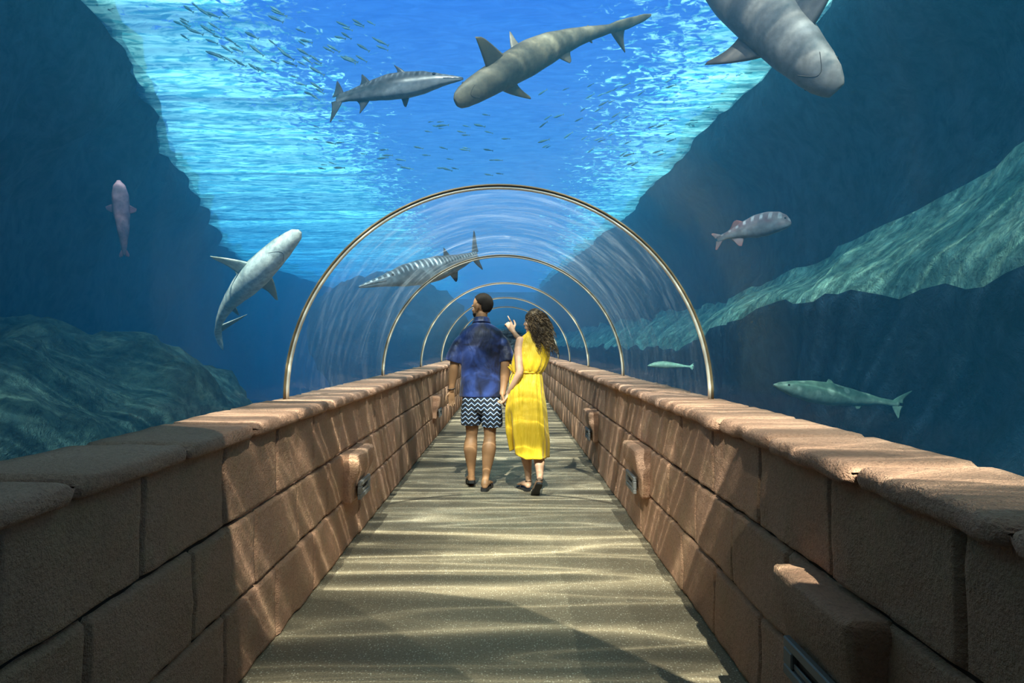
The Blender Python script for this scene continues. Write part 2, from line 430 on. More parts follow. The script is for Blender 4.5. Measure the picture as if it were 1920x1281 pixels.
# ------------------------------------------------------------------ walkway
FL, FR = XC - 0.987, XC + 0.987
bm = bmesh.new(); box(bm, (XC, 19.5, -0.1), (2.4, 47, 0.2))
o = link('floor', bm, M_floor, smooth=False); tag(o, kind='structure')
PER = 0.565
def parapet(name, side, cname, offs, coff):
    xf = XC + side * 0.987                       # inner face
    bm = bmesh.new()
    box(bm, (xf + side * 0.17, 19.5, 0.465), (0.30, 47, 0.93), mi=1)
    rows = [(0.0, 0.33), (0.33, 0.645), (0.645, 0.965)]
    rnd = random.Random(11 + side)
    for (z0, z1), off in zip(rows, offs):
        y = off - 6 * PER
        while y < 40:
            near = y < 9
            x_in = xf + rnd.uniform(-0.004, 0.004)
            g_ = 0.0025
            c = (x_in + side * 0.05, y + PER / 2, (z0 + z1) / 2)
            d = (0.10, PER - 2 * g_, z1 - z0 - 2 * g_)
            if near:
                # irregular face
                res = bmesh.ops.create_grid(bm, x_segments=44, y_segments=26, size=0.5)
                vs = res['verts']
                for v in vs:
                    u_, w_ = v.co.x, v.co.y
                    e = min(0.5 - abs(u_), 0.5 - abs(w_) * 1.0)
                    eu = (0.5 - abs(u_)) * d[1]; ew = (0.5 - abs(w_)) * d[2]
                    ee = min(eu, ew)
                    rr = 0.009
                    sink = 0.024 if ee < 1e-5 else (0.0 if ee > rr else (rr - math.sqrt(max(0, rr * rr - (rr - ee) ** 2))))
                    yy = c[1] + u_ * d[1]; zz = c[2] + w_ * d[2]
                    if ee < 1e-5:
                        jit = 0.0
                    nz = fbm(Vector((side * 3, yy * 5, zz * 5)), 3)
                    yy += 0.005 * noise.noise(Vector((zz * 14, yy * 9, side)))
                    zz += 0.005 * noise.noise(Vector((yy * 12, zz * 9, side + 5)))
                    v.co = Vector((x_in + side * (sink + 0.008 * nz), yy, zz))
                if side > 0: pass
            else:
                box(bm, (x_in + side * 0.02, c[1], c[2]), (0.04, d[1], d[2]), bevel=0.008, seg=1)
            y += PER
    o = link(name, bm, [M_brick, M_joint]); tag(o, kind='structure')
    # cap
    bm = bmesh.new()
    y = coff - 6 * PER
    xi = XC + side * 0.945; xo = XC + side * (RT + 0.045)
    k_ = 0
    while y < 40:
        L_ = PER
        near = y < 10
        ny = 16 if near else 5
        th = 0.058
        top = ZF + rnd.uniform(-0.003, 0.003); bot = top - th
        ins_ = rnd.uniform(-0.006, 0.006)
        # section points from inner-bottom round to outer-bottom
        sec = [(xi + side * 0.05, bot), (xi + side * 0.012, bot + 0.001), (xi + side * 0.002, bot + 0.010), (xi, bot + 0.026), (xi + side * 0.003, top - 0.014), (xi + side * 0.012, top - 0.004), (xi + side * 0.03, top)]
        sec += [(xi + side * (0.03 + q * (abs(xo - xi) - 0.03) / 8), top) for q in range(1, 9)]
        sec += [(xo, bot)]
        rings = []
        for iy in range(ny + 1):
            f_ = iy / ny
            yy = y + 0.004 + (L_ - 0.008) * f_
            ed = min(f_, 1 - f_) * L_
            rad = 0.018
            sh = 0.0 if ed > rad else rad - math.sqrt(max(0, rad * rad - (rad - ed) ** 2))
            ring = []
            for (x_, z_) in sec:
                q = Vector((x_, yy, z_))
                nz = fbm(q * 9, 3); nz2 = fbm(q * 3.1 + Vector((0, 0, 5)), 2)
                inner = max(0.0, 1 - abs(x_ - xi) / 0.05)
                xx = x_ + side * (sh * inner * 0.8 + ins_ * inner) + 0.010 * inner * nz + 0.010 * inner * nz2
                zz = z_ + (0.004 * nz + 0.004 * nz2) - (sh * 0.8 if z_ > bot + 0.03 else -sh * 0.5)
                ring.append(Vector((xx, yy, zz)))
            rings.append(ring)
        if side > 0: rings = [list(reversed(r)) for r in rings]
        skin_rings(bm, rings)
        y += L_; k_ += 1
    bmesh.ops.recalc_face_normals(bm, faces=bm.faces)
    o = link(cname, bm, M_cap); tag(o, kind='structure')
parapet('wall_left', -1, 'trim_1', (0.26, 0.0, 0.26), 0.47)
parapet('wall_right', 1, 'trim_2', (0.26, 0.0, 0.27), 0.09)

# entrance roof behind and above the camera, the edge of its shade crosses the near floor
bm = bmesh.new()
edge = [(-13, 1.2), (-3.0, 1.0), (-1.4, 0.98), (-0.5, 0.95), (0.0, 0.80), (0.4, 0.36), (0.8, -0.14), (1.4, -0.34), (2.2, -0.5), (6.5, -0.6)]
z0_, z1_ = 2.65, 2.95
lo = [bm.verts.new((x, y, z0_)) for x, y in edge]; hi = [bm.verts.new((x, y, z1_)) for x, y in edge]
lob = [bm.verts.new((x, -6, z0_)) for x, y in edge]; hib = [bm.verts.new((x, -6, z1_)) for x, y in edge]
for i in range(len(edge) - 1):
    bm.faces.new((lo[i], lo[i + 1], hi[i + 1], hi[i])); bm.faces.new((lo[i], lob[i], lob[i + 1], lo[i + 1])); bm.faces.new((hi[i], hi[i + 1], hib[i + 1], hib[i]))
o = link('ceiling', bm, M_conc, smooth=False); tag(o, kind='structure')
bm = bmesh.new(); box(bm, (0, -5.6, 1.2), (20, 0.3, 4.0))
o = link('wall_back', bm, M_conc, smooth=False); tag(o, kind='structure')

# ------------------------------------------------------------------ acrylic tunnel
def acrylic(name, base_, streak_):
  global n
  m, nt = mat(name); n = N(nt)
  g = n('ShaderNodeNewGeometry').outputs['Position']
  s = n('ShaderNodeSeparateXYZ', {0: g})
  ang = n.math('ARCTAN2', n.math('SUBTRACT', s.outputs[2], ZF), n.math('SUBTRACT', s.outputs[0], XC))
  cv = n('ShaderNodeCombineXYZ', {0: n.math('MULTIPLY', ang, 0.35), 1: s.outputs[1], 2: 0.0}).outputs[0]
  sheen_nz = n.noise(cv, 9.0, 6, 0.75, 0.3)
  sheen_nz = n.ramp(sheen_nz, [(0.45, 0.0), (0.75, 1.0)])
  fac = n('ShaderNodeLayerWeight', {'Blend': 0.35}).outputs['Facing']
  hz = n.math('MULTIPLY', n.math('POWER', fac, 4.0), n.math('ADD', base_, n.math('MULTIPLY', sheen_nz, streak_)), clamp=True)  # grazing sheen mixed in as streaked haze
  hz = n.math('ADD', hz, 0.004)
  tr = n('ShaderNodeBsdfTransparent', {'Color': (0.96, 0.985, 0.99, 1)})
  hzs = n('ShaderNodeAddShader', {0: n('ShaderNodeBsdfTranslucent', {'Color': (0.45, 0.5, 0.55, 1)}).outputs[0], 1: n('ShaderNodeBsdfDiffuse', {'Color': (0.35, 0.4, 0.45, 1)}).outputs[0]})
  gl = n('ShaderNodeBsdfGlossy', {'Color': (0.8, 0.85, 0.9, 1), 'Roughness': 0.12, 'Anisotropy': 0.0})
  fr = n('ShaderNodeFresnel', {'IOR': 1.18})
  m1 = n('ShaderNodeMixShader', {0: hz, 1: tr.outputs[0], 2: hzs.outputs[0]})
  m2 = n('ShaderNodeMixShader', {0: n.math('MULTIPLY', fr.outputs[0], 0.28), 1: m1.outputs[0], 2: gl.outputs[0]})
  n('ShaderNodeOutputMaterial', {'Surface': m2.outputs[0]})
  return m
M_acr = acrylic('clear_acrylic', 0.012, 0.06)
M_acr_sheen = acrylic('sheen_acrylic', 0.28, 1.3)  # panel whose reflective sheen is put into its haze colour
AY = [4.0 + 3.07 * i for i in range(-2, 9)]
for i in range(len(AY) - 1):
    y0, y1 = AY[i] + 0.012, AY[i + 1] - 0.012
    bm = bmesh.new(); rows = []
    for yy in (y0, (y0 + y1) / 2, y1):
        rows.append([bm.verts.new((XC + RT * math.cos(math.pi * k / 72), yy, ZF + RT * math.sin(math.pi * k / 72))) for k in range(73)])
    for a, b in zip(rows, rows[1:]):
        for k in range(72): bm.faces.new((a[k], a[k + 1], b[k + 1], b[k]))
    o = link('window_%d' % (i + 1), bm, M_acr_sheen if i == 2 else M_acr); tag(o, kind='structure')
arch_lab = ['nearest and widest pale metal arch rib spanning the tunnel', 'second arch rib, crossing in front of the distant barracuda',
            'third arch rib, its crown just above the head of the man', 'fourth arch rib, crossing right behind the head of the man',
            'fifth arch rib, only a short piece showing beside the curly hair']
ribs = []
for i, yy in enumerate(AY[2:7]):
    e = empty('tunnel_arch', (XC, yy, ZF))
    bm = bmesh.new()
    pts = [(0 + (RT - 0.012) * math.cos(math.pi * k / 60), 0, (RT - 0.012) * math.sin(math.pi * k / 60)) for k in range(61)]
    rings = []
    for p_ in pts:
        r_ = Vector(p_).normalized(); yv = Vector((0, 1, 0)); c = Vector(p_)
        rings.append([c + r_ * (0.010 * math.cos(2 * math.pi * q / 12)) + yv * (0.015 * math.sin(2 * math.pi * q / 12)) for q in range(12)])
    skin_rings(bm, rings); link('rib', bm, M_steel, e)
    bm = bmesh.new(); rings = []
    for p_ in pts:
        r_ = Vector(p_).normalized(); c = Vector(p_) + r_ * 0.012
        rings.append([c + r_ * a_ + Vector((0, b_, 0)) for a_, b_ in ((-0.004, -0.022), (0.006, -0.022), (0.006, 0.022), (-0.004, 0.022))])
    skin_rings(bm, rings); g_ = link('gasket', bm, M_steel_dark, e); g_['label'] = 'dark brown gasket behind the rib'
    tag(e, arch_lab[i], 'arch', 'arch ribs of the tunnel')

# ------------------------------------------------------------------ rock-look step lights on the parapets
M_fix = principled('grey_fixture', (0.17, 0.165, 0.16), 0.55, 0.2)
M_dark = principled('slot_dark', (0.01, 0.01, 0.01), 0.6)
def steplight(side, yc, label, ln=0.50, ztop=0.64, h=0.33, dep=0.13):
    xf = XC + side * 0.987
    e = empty('step_light', (xf, yc, ztop - h))
    bm = bmesh.new(); box(bm, (0, 0, 0), (dep + 0.06, ln, h), bevel=0.035, seg=3)
    bmesh.ops.subdivide_edges(bm, edges=bm.edges[:], cuts=2, use_grid_fill=True)
    for v in bm.verts:
        p = v.co.copy()
        k_ = (p.z + h / 2) / h                         # 0 bottom .. 1 top
        inx = -side * p.x                              # >0 towards the walkway
        if inx > 0:
            v.co.x *= 0.80 + 0.30 * k_
            if k_ < 0.55: v.co.x *= 0.66
        v.co.y += 0.02 * (1 - k_) * (-1 if p.y > 0 else 1)
        q = Vector((p.x + side * 4, p.y + yc, p.z))
        v.co += Vector((fbm(q * 7, 3), fbm(q * 6 + Vector((3, 0, 0)), 3), fbm(q * 7 + Vector((0, 4, 0)), 3))) * 0.012
    bmesh.ops.translate(bm, verts=bm.verts, vec=(0.0, 0, h / 2))
    link('stone_cover', bm, M_brick, e)
    # grey frame with a slot
    bm = bmesh.new()
    W_, H_ = ln * 0.62, 0.115
    fx = -side * (dep / 2 + 0.018)
    for (dy, dz, sy, sz) in ((0, H_ / 2 - 0.016, W_, 0.032), (0, -H_ / 2 + 0.016, W_, 0.032), (W_ / 2 - 0.03, 0, 0.06, H_ - 0.065), (-W_ / 2 + 0.03, 0, 0.06, H_ - 0.065)):
        box(bm, (fx, dy, 0.075 + dz), (0.022, sy, sz), bevel=0.004, seg=1)
    fr_ = link('frame', bm, M_fix, e, smooth=False); fr_['label'] = 'dark grey metal frame with a long slot'
    bm = bmesh.new(); box(bm, (fx + side * 0.012, 0, 0.075), (0.01, W_ * 0.85, H_ * 0.7))
    link('slot', bm, M_dark, fr_, smooth=False)
    bm = bmesh.new(); box(bm, (fx, 0, 0.062), (0.006, W_ * 0.78, 0.018), bevel=0.002, seg=1)
    link('louvre', bm, M_fix, fr_, smooth=False)
    tag(e, label, 'wall light', 'stone-look step lights on the parapets')
steplight(1, 1.92, 'big step light with grey slotted frame on the right wall, nearest the viewer')
steplight(1, 4.72, 'stone-look step light on the right wall, second from the viewer')
steplight(1, 7.3, 'stone-look step light on the right wall, right of the yellow skirt')
steplight(-1, 4.55, 'stone-look step light on the sunlit part of the left wall')
steplight(-1, 9.6, 'small far step light on the left wall beside the open hand of the man')

# ------------------------------------------------------------------ fish
def fish_mat(name, back, belly, fin, rough=0.4, spots=None, stripes=None, edge=(0.35, 0.65)):
    m, nt = mat(name); n = N(nt)
    at = n('ShaderNodeAttribute', attribute_name='tone')
    s = n('ShaderNodeSeparateColor', {0: at.outputs['Color']})
    tc = n('ShaderNodeTexCoord').outputs['Object']
    nz = n.noise(tc, 9.0, 4, 0.6)
    bk = n.math('ADD', s.outputs[0], n.math('MULTIPLY', n.math('SUBTRACT', nz, 0.5), 0.25))
    col = n.mix(n.ramp(bk, [(edge[0], 0.0), (edge[1], 1.0)]), belly, back)
    if spots:
        sp = n('ShaderNodeTexVoronoi', {'Vector': tc, 'Scale': spots[0]})
        mk = n.math('MULTIPLY', n.ramp(sp.outputs['Distance'], [(0.25, 1.0), (0.4, 0.0)]), n.ramp(bk, [(0.25, 0.0), (0.45, 1.0)]))
        col = n.mix(n.math('MULTIPLY', mk, spots[2]), col, (*spots[1], 1))
    if stripes:
        wv = n.math('SINE', n.math('MULTIPLY', s.outputs[1], stripes[0] * 6.2832))
        mk = n.math('MULTIPLY', n.ramp(n.math('ADD', n.math('MULTIPLY', wv, 0.5), n.math('MULTIPLY', nz, 0.5)), [(0.35, 0.0), (0.6, 1.0)]), n.ramp(s.outputs[0], [(0.62, 0.0), (0.74, 1.0), (0.84, 1.0), (0.95, 0.25)]))
        col = n.mix(n.math('MULTIPLY', mk, stripes[2]), col, (*stripes[1], 1))
    col = n.mix(n.ramp(n.noise(tc, 26, 4, 0.65), [(0.38, 0.42), (0.62, 0.0)]), col, tuple(x * 0.45 for x in back) + (1,))
    col = n.mix(s.outputs[2], col, (*fin, 1))
    fine = n.noise(tc, 60, 3, 0.6)
    bp = n('ShaderNodeBump', {'Height': fine, 'Strength': 0.12, 'Distance': 0.004})
    b = n('ShaderNodeBsdfPrincipled', {'Base Color': col, 'Roughness': rough, 'Normal': bp.outputs[0], 'Specular IOR Level': 0.4})
    n('ShaderNodeOutputMaterial', {'Surface': b.outputs[0]})
    return m
M_eye = principled('fish_eye', (0.01, 0.01, 0.012), 0.15)
M_mouth = principled('mouth_crease', (0.08, 0.07, 0.065), 0.7)

def fish(name, spine, up, prof, fins, m, label, cat, mouth=None, eyes=None, group=None, nseg=24, gape=None):
    """spine nose->tail in world space, prof [(t, up, down, side)] as fractions of length, fins list of dicts"""
    pts = catmull(spine, 10)
    cum = [0]
    for a, b in zip(pts, pts[1:]): cum.append(cum[-1] + (b - a).length)
    L_ = cum[-1]; up = Vector(up).normalized()
    org = pts[len(pts) // 2].copy()
    def at(t):
        d = max(0.0, min(1.0, t)) * L_
        for i in range(len(cum) - 1):
            if cum[i + 1] >= d:
                f_ = (d - cum[i]) / max(1e-9, cum[i + 1] - cum[i]); p = pts[i].lerp(pts[i + 1], f_); break
        else: p = pts[-1].copy(); i = len(pts) - 2
        a_ = pts[max(0, i - 2)]; b_ = pts[min(len(pts) - 1, i + 3)]
        T = (b_ - a_).normalized(); U = (up - T * up.dot(T)).normalized(); S = T.cross(U)
        if t > 1: p = p + T * (t - 1) * L_
        if t < 0: p = p + T * t * L_
        return p, T, U, S
    def pr(t):
        for (a, b) in zip(prof, prof[1:]):
            if a[0] <= t <= b[0]:
                f_ = (t - a[0]) / (b[0] - a[0]); f_ = f_ * f_ * (3 - 2 * f_) * 0.5 + f_ * 0.5
                return [a[k] + (b[k] - a[k]) * f_ for k in (1, 2, 3)]
        return list(prof[-1][1:])
    bm = bmesh.new(); lay = bm.loops.layers.float_color.new('tone')
    tone = {}
    ts = [0.002, 0.006, 0.014, 0.026] + [0.04 + 0.96 * i / 50 for i in range(51)]
    rings = []
    for t in ts:
        p, T, U, S = at(t); hu, hd, hs = pr(t)
        if t < 0.04: pass
        ring = []
        for k in range(nseg):
            a = 2 * math.pi * k / nseg; c_, s_ = math.cos(a), math.sin(a)
            h = hu if c_ > 0 else hd
            ring.append(p - org + U * (c_ * h * L_) + S * (s_ * hs * L_))
        rings.append((ring, t))
    rows = []
    for ring, t in rings:
        row = []
        for k, q in enumerate(ring):
            v = bm.verts.new(q); tone[v] = (0.5 + 0.5 * math.cos(2 * math.pi * k / nseg), t, 0.0); row.append(v)
        rows.append(row)
    for a, b in zip(rows, rows[1:]):
        for i in range(nseg):
            j = (i + 1) % nseg; bm.faces.new((a[i], a[j], b[j], b[i]))
    for row, rev in ((rows[0], 1), (rows[-1], 0)):
        c = bm.verts.new(sum((v.co for v in row), Vector()) / nseg); tone[c] = (0.5, 0, 0)
        for i in range(nseg):
            j = (i + 1) % nseg; bm.faces.new((row[j], row[i], c) if rev else (row[i], row[j], c))
    for fd in fins:
        t0, t1 = fd['t']; ang = R(fd['a']); ln = fd['len']; sw = fd.get('sweep', 0.1); tip = fd.get('tip', 0.15)
        th = fd.get('th', 0.012); dark = fd.get('dark', 0.4); curve = fd.get('curve', 0.3); inset = fd.get('in', 0.55); cave = fd.get('cave', 0.25)
        p0, T, U, S = at((t0 + t1) / 2); hu, hd, hs = pr(min(1, (t0 + t1) / 2))
        c_, s_ = math.cos(ang), math.sin(ang)
        O = (U * c_ + S * s_).normalized(); Nn = T.cross(O).normalized()
        rad = math.sqrt(((hu if c_ > 0 else hd) * c_) ** 2 + (hs * s_) ** 2) * inset
        droop = fd.get('droop', 0.0)
        root = p0 - org + O * rad * L_
        ch = (t1 - t0) * L_
        rws = []
        NS = 14
        for k in range(NS + 1):
            s__ = k / NS
            le = -ch / 2 + sw * L_ * (s__ ** (1 + curve))
            chord = ch * ((1 - s__) ** 1.15 * (1 - tip) * (1 - cave * s__) + tip * math.sqrt(max(0.0, 1 - s__ ** 4))) + 0.0008 * L_
            te = le + chord
            out = ln * L_ * s__; zo = -droop * L_ * s__ * s__
            row = []
            cs = [0, 0.12, 0.35, 0.65, 0.9, 1.0]
            tk = [0, 0.7, 1, 0.75, 0.3, 0]
            prof_ = [(c__, h_) for c__, h_ in zip(cs, tk)] + [(c__, -h_) for c__, h_ in list(zip(cs, tk))[-2:0:-1]]
            for c__, h_ in prof_:
                q = root + O * out + T * (le + (te - le) * c__) + Nn * (h_ * th * L_ * 0.5 * (1 - 0.85 * s__)) + U * zo
                v = bm.verts.new(q); bkv = 0.85 if abs(s_) < 0.5 and c_ > 0 else (0.35 if abs(s_) < 0.5 else 0.45 + 0.4 * (1 if h_ * 1 > 0 else 0))
                db = fd.get('db', 0.25); tone[v] = (bkv, t0, dark * (db + (1 - db) * s__ * s__)); row.append(v)
            rws.append(row)
        for a, b in zip(rws, rws[1:]):
            for i in range(len(a)):
                j = (i + 1) % len(a); bm.faces.new((a[i], a[j], b[j], b[i]))
        bm.faces.new(rws[-1])
    bmesh.ops.recalc_face_normals(bm, faces=bm.faces)
    for f in bm.faces:
        for lp in f.loops:
            c = tone[lp.vert]; lp[lay] = (c[0], c[1], c[2], 1)
    o = link(name, bm, m); o.location = org
    tag(o, label, cat, group)
    if eyes:
        for sd in (-1, 1):
            p, T, U, S = at(eyes[0]); hu, hd, hs = pr(eyes[0])
            a = R(eyes[1]); q = p - org + U * math.cos(a) * hu * L_ * 0.93 + S * sd * math.sin(a) * hs * L_ * 0.95
            b2 = bmesh.new(); ball(b2, q, eyes[2] * L_, u=12, v=8); link('eye', b2, M_eye, o)
    if gape:
        for sd in (-1, 1):
            b2 = bmesh.new(); pts_ = []
            for k in range(12):
                t = 0.004 + gape[0] * k / 11
                p, T, U, S = at(t); hu, hd, hs = pr(t); a = R(gape[1])
                pts_.append(p - org + U * math.cos(a) * hd * L_ * 1.0 + S * sd * math.sin(a) * hs * L_ * 1.0)
            tube(b2, pts_, [0.0028 * L_] * 12, 6, 1, ref=U); link('jaw_line', b2, M_eye, o)
    if mouth:
        t_m, wd, bk_ = mouth
        b2 = bmesh.new(); pts_ = []
        for k in range(13):
            a = -1 + 2 * k / 12
            p, T, U, S = at(t_m + bk_ * a * a); hu, hd, hs = pr(min(1, t_m + bk_ * a * a))
            pts_.append(p - org + S * (a * wd * hs * L_) - U * (hd * L_ * math.sqrt(max(0.02, 1 - (a * wd) ** 2)) * 0.995))
        tube(b2, pts_, [0.0009 * L_] * 13, 6, 1, ref=U); mo = link('mouth', b2, M_mouth, o)
    return o

SHARK = [(0, .004, .004, .006), (.02, .018, .014, .030), (.06, .032, .026, .048), (.12, .046, .040, .058), (.22, .060, .054, .068), (.34, .066, .060, .072), (.46, .060, .052, .064), (.58, .046, .038, .048), (.70, .032, .026, .032), (.82, .019, .017, .018), (.92, .013, .012, .011), (1, .010, .010, .006)]
SHARK_WIDE = [(0, .006, .006, .020), (.02, .018, .014, .046), (.06, .034, .026, .064), (.12, .050, .038, .076), (.2, .064, .050, .086), (.30, .074, .058, .092), (.42, .074, .058, .088), (.55, .060, .045, .068), (.68, .042, .032, .046), (.82, .022, .019, .024), (.92, .014, .013, .014), (1, .010, .010, .008)]
def shark_fins(pec=0.16, drop=0.02, tail=0.14, low=0.09, dark=0.35):
    return [dict(t=(.25, .34), a=92, len=pec, sweep=.085, tip=.25, dark=dark, droop=drop, th=.014),
            dict(t=(.25, .34), a=-92, len=pec, sweep=.085, tip=.25, dark=dark, droop=drop, th=.014),
            dict(t=(.37, .47), a=0, len=.095, sweep=.085, tip=.15, dark=dark),
            dict(t=(.60, .66), a=140, len=.045, sweep=.04, tip=.3, dark=dark), dict(t=(.60, .66), a=-140, len=.045, sweep=.04, tip=.3, dark=dark),
            dict(t=(.74, .785), a=0, len=.03, sweep=.03, tip=.3, dark=dark), dict(t=(.76, .80), a=180, len=.028, sweep=.03, tip=.3, dark=dark),
            dict(t=(.935, 1.005), a=0, len=tail * .62, sweep=tail * 1.15, tip=.30, dark=dark, cave=.1, curve=.1),
            dict(t=(.935, .995), a=180, len=low, sweep=low * .55, tip=.2, dark=dark)]
M_sh1 = fish_mat('olive_shark_skin', (0.12, 0.115, 0.10), (0.22, 0.19, 0.125), (0.34, 0.24, 0.10), 0.5, edge=(0.3, 0.6))
M_sh2 = fish_mat('grey_shark_skin', (0.20, 0.185, 0.175), (0.235, 0.22, 0.21), (0.12, 0.09, 0.08), 0.5)
M_sh3 = fish_mat('pale_shark_skin', (0.30, 0.36, 0.34), (0.90, 0.88, 0.76), (0.70, 0.66, 0.38), 0.45, edge=(0.55, 0.8))
M_bar = fish_mat('barracuda_skin', (0.05, 0.058, 0.07), (0.19, 0.21, 0.23), (0.03, 0.035, 0.045), 0.3, spots=(13, (0.02, 0.024, 0.03), 0.85), stripes=(24, (0.20, 0.23, 0.27), 0.35), edge=(0.05, 0.40))
M_bar2 = fish_mat('striped_barracuda_skin', (0.06, 0.09, 0.12), (0.17, 0.22, 0.26), (0.03, 0.05, 0.08), 0.3, stripes=(30, (0.66, 0.74, 0.80), 0.8), edge=(0.2, 0.6))
M_grp = fish_mat('rosy_grouper_skin', (0.15, 0.10, 0.11), (0.20, 0.19, 0.20), (0.25, 0.06, 0.05), 0.5, spots=(7, (0.12, 0.05, 0.06), 0.85), stripes=(9, (0.5, 0.48, 0.5), 0.6))
M_pale = fish_mat('silver_tarpon_skin', (0.20, 0.32, 0.22), (0.34, 0.46, 0.33), (0.2, 0.3, 0.2), 0.45, spots=(14, (0.8, 0.9, 0.65), 0.5))
M_small = fish_mat('small_baitfish_skin', (0.02, 0.11, 0.16), (0.05, 0.20, 0.26), (0.03, 0.13, 0.18), 0.6)
M_cave = fish_mat('reddish_fish_skin', (0.40, 0.14, 0.17), (0.48, 0.22, 0.24), (0.42, 0.13, 0.16), 0.7, spots=(8, (0.12, 0.05, 0.07), 0.7))

# upper middle shark, belly towards us
sp = [P(853, 193, 4.5), P(888, 170, 4.55), P(935, 142, 4.65), P(990, 110, 4.8), P(1045, 84, 4.95), P(1095, 66, 5.1), P(1140, 55, 5.2), P(1180, 43, 5.28), P(1221, 28, 5.35)]
fish('shark', sp, (0.12, 0.9, 0.75), [(0, .004, .005, .012), (.012, .013, .012, .027), (.04, .024, .02, .037), (.09, .034, .030, .045), (.16, .042, .037, .050), (.26, .050, .043, .057), (.36, .054, .045, .062), (.46, .048, .038, .056), (.56, .036, .03, .043), (.66, .026, .022, .031), (.74, .019, .016, .022), (.79, .014, .012, .017), (.83, .010, .008, .022), (.88, .006, .005, .021), (.93, .004, .004, .016), (.965, .003, .003, .014), (1, .001, .001, .004)], [
    dict(t=(.155, .27), a=95, len=.125, sweep=-.02, tip=.35, dark=.85, th=.014, cave=.4), dict(t=(.18, .275), a=-95, len=.10, sweep=.135, tip=.25, dark=.85, th=.014, cave=.4),
    dict(t=(.31, .38), a=48, len=.085, sweep=.06, tip=.15, dark=.2),
    dict(t=(.48, .58), a=-118, len=.052, sweep=.06, tip=.25, dark=.3), dict(t=(.67, .70), a=60, len=.016, sweep=.025, tip=.3, dark=.3),
    dict(t=(.67, .70), a=-110, len=.02, sweep=.025, tip=.3, dark=.3),
    dict(t=(.795, .87), a=-90, len=.095, sweep=.075, tip=.15, dark=.1, curve=.1, cave=.5)],
    M_sh1, 'olive brown shark gliding above the tunnel crown with its tail up right', 'shark', mouth=(.055, .5, .025), eyes=(.06, 75, .005))
# big grey shark in the top right corner
sp = [P(1570, 172, 3.0), P(1540, 140, 3.02), P(1490, 88, 3.1), P(1430, 25, 3.22), P(1360, -45, 3.38), P(1270, -130, 3.6), P(1170, -215, 3.85)]
fish('shark', sp, (0.1, 0.82, 0.75), [(0, .004, .006, .018), (.012, .014, .014, .029), (.04, .026, .024, .042), (.09, .042, .036, .053), (.18, .056, .046, .066), (.28, .066, .052, .076), (.40, .07, .054, .080), (.52, .06, .045, .068), (.66, .042, .032, .048), (.82, .022, .019, .026), (.92, .014, .013, .014), (1, .010, .010, .008)], [
    dict(t=(.19, .32), a=97, len=.135, sweep=.13, tip=.16, dark=.8, th=.018, inset=.7, cave=.5), dict(t=(.15, .31), a=-97, len=.20, sweep=.055, tip=.28, dark=.7, th=.018, cave=.4),
    dict(t=(.42, .52), a=0, len=.10, sweep=.1, tip=.15, dark=.4), dict(t=(.50, .59), a=105, len=.075, sweep=.05, tip=.3, dark=.8), dict(t=(.50, .59), a=-105, len=.075, sweep=.05, tip=.3, dark=.8),
    dict(t=(.94, 1.02), a=0, len=.16, sweep=.22, tip=.3, dark=.4), dict(t=(.94, 1.0), a=180, len=.1, sweep=.07, tip=.2, dark=.4)],
    M_sh2, 'big grey shark seen from below, cut by the top right edge', 'shark', mouth=(.05, .62, .035), eyes=(.06, 80, .005))
# pale shark on the left, climbing
sp = [P(563, 433, 5.0), P(535, 458, 5.05), P(497, 496, 5.15), P(460, 535, 5.3), P(428, 572, 5.5), P(412, 603, 5.65), P(409, 622, 5.78), P(412, 639, 5.85), P(418, 656, 5.9)]
fish('shark', sp, (-0.62, 0.75, 0.1), [(0, .005, .005, .010), (.026, .026, .023, .030), (.07, .039, .035, .040), (.14, .053, .045, .052), (.23, .062, .054, .060), (.33, .067, .060, .066), (.43, .062, .056, .060), (.54, .047, .042, .046), (.64, .034, .030, .033), (.74, .024, .020, .023), (.82, .016, .013, .015), (.87, .008, .008, .020), (.92, .005, .005, .018), (.97, .003, .003, .012), (1, .001, .001, .003)], [
    dict(t=(.28, .40), a=-85, len=.17, sweep=.085, tip=.2, dark=.8, th=.014, cave=.5), dict(t=(.28, .41), a=95, len=.13, sweep=.14, tip=.22, dark=.8, th=.014, cave=.5),
    dict(t=(.38, .50), a=-20, len=.09, sweep=.10, tip=.15, dark=.2), dict(t=(.60, .66), a=120, len=.05, sweep=.05, tip=.3, dark=.3),
    dict(t=(.82, .90), a=92, len=.14, sweep=-.02, tip=.2, dark=.3, curve=.1)],
    M_sh3, 'white bellied shark climbing left of the first arch, tail bent down', 'shark', mouth=(.12, .7, .045), eyes=(.09, 70, .005))
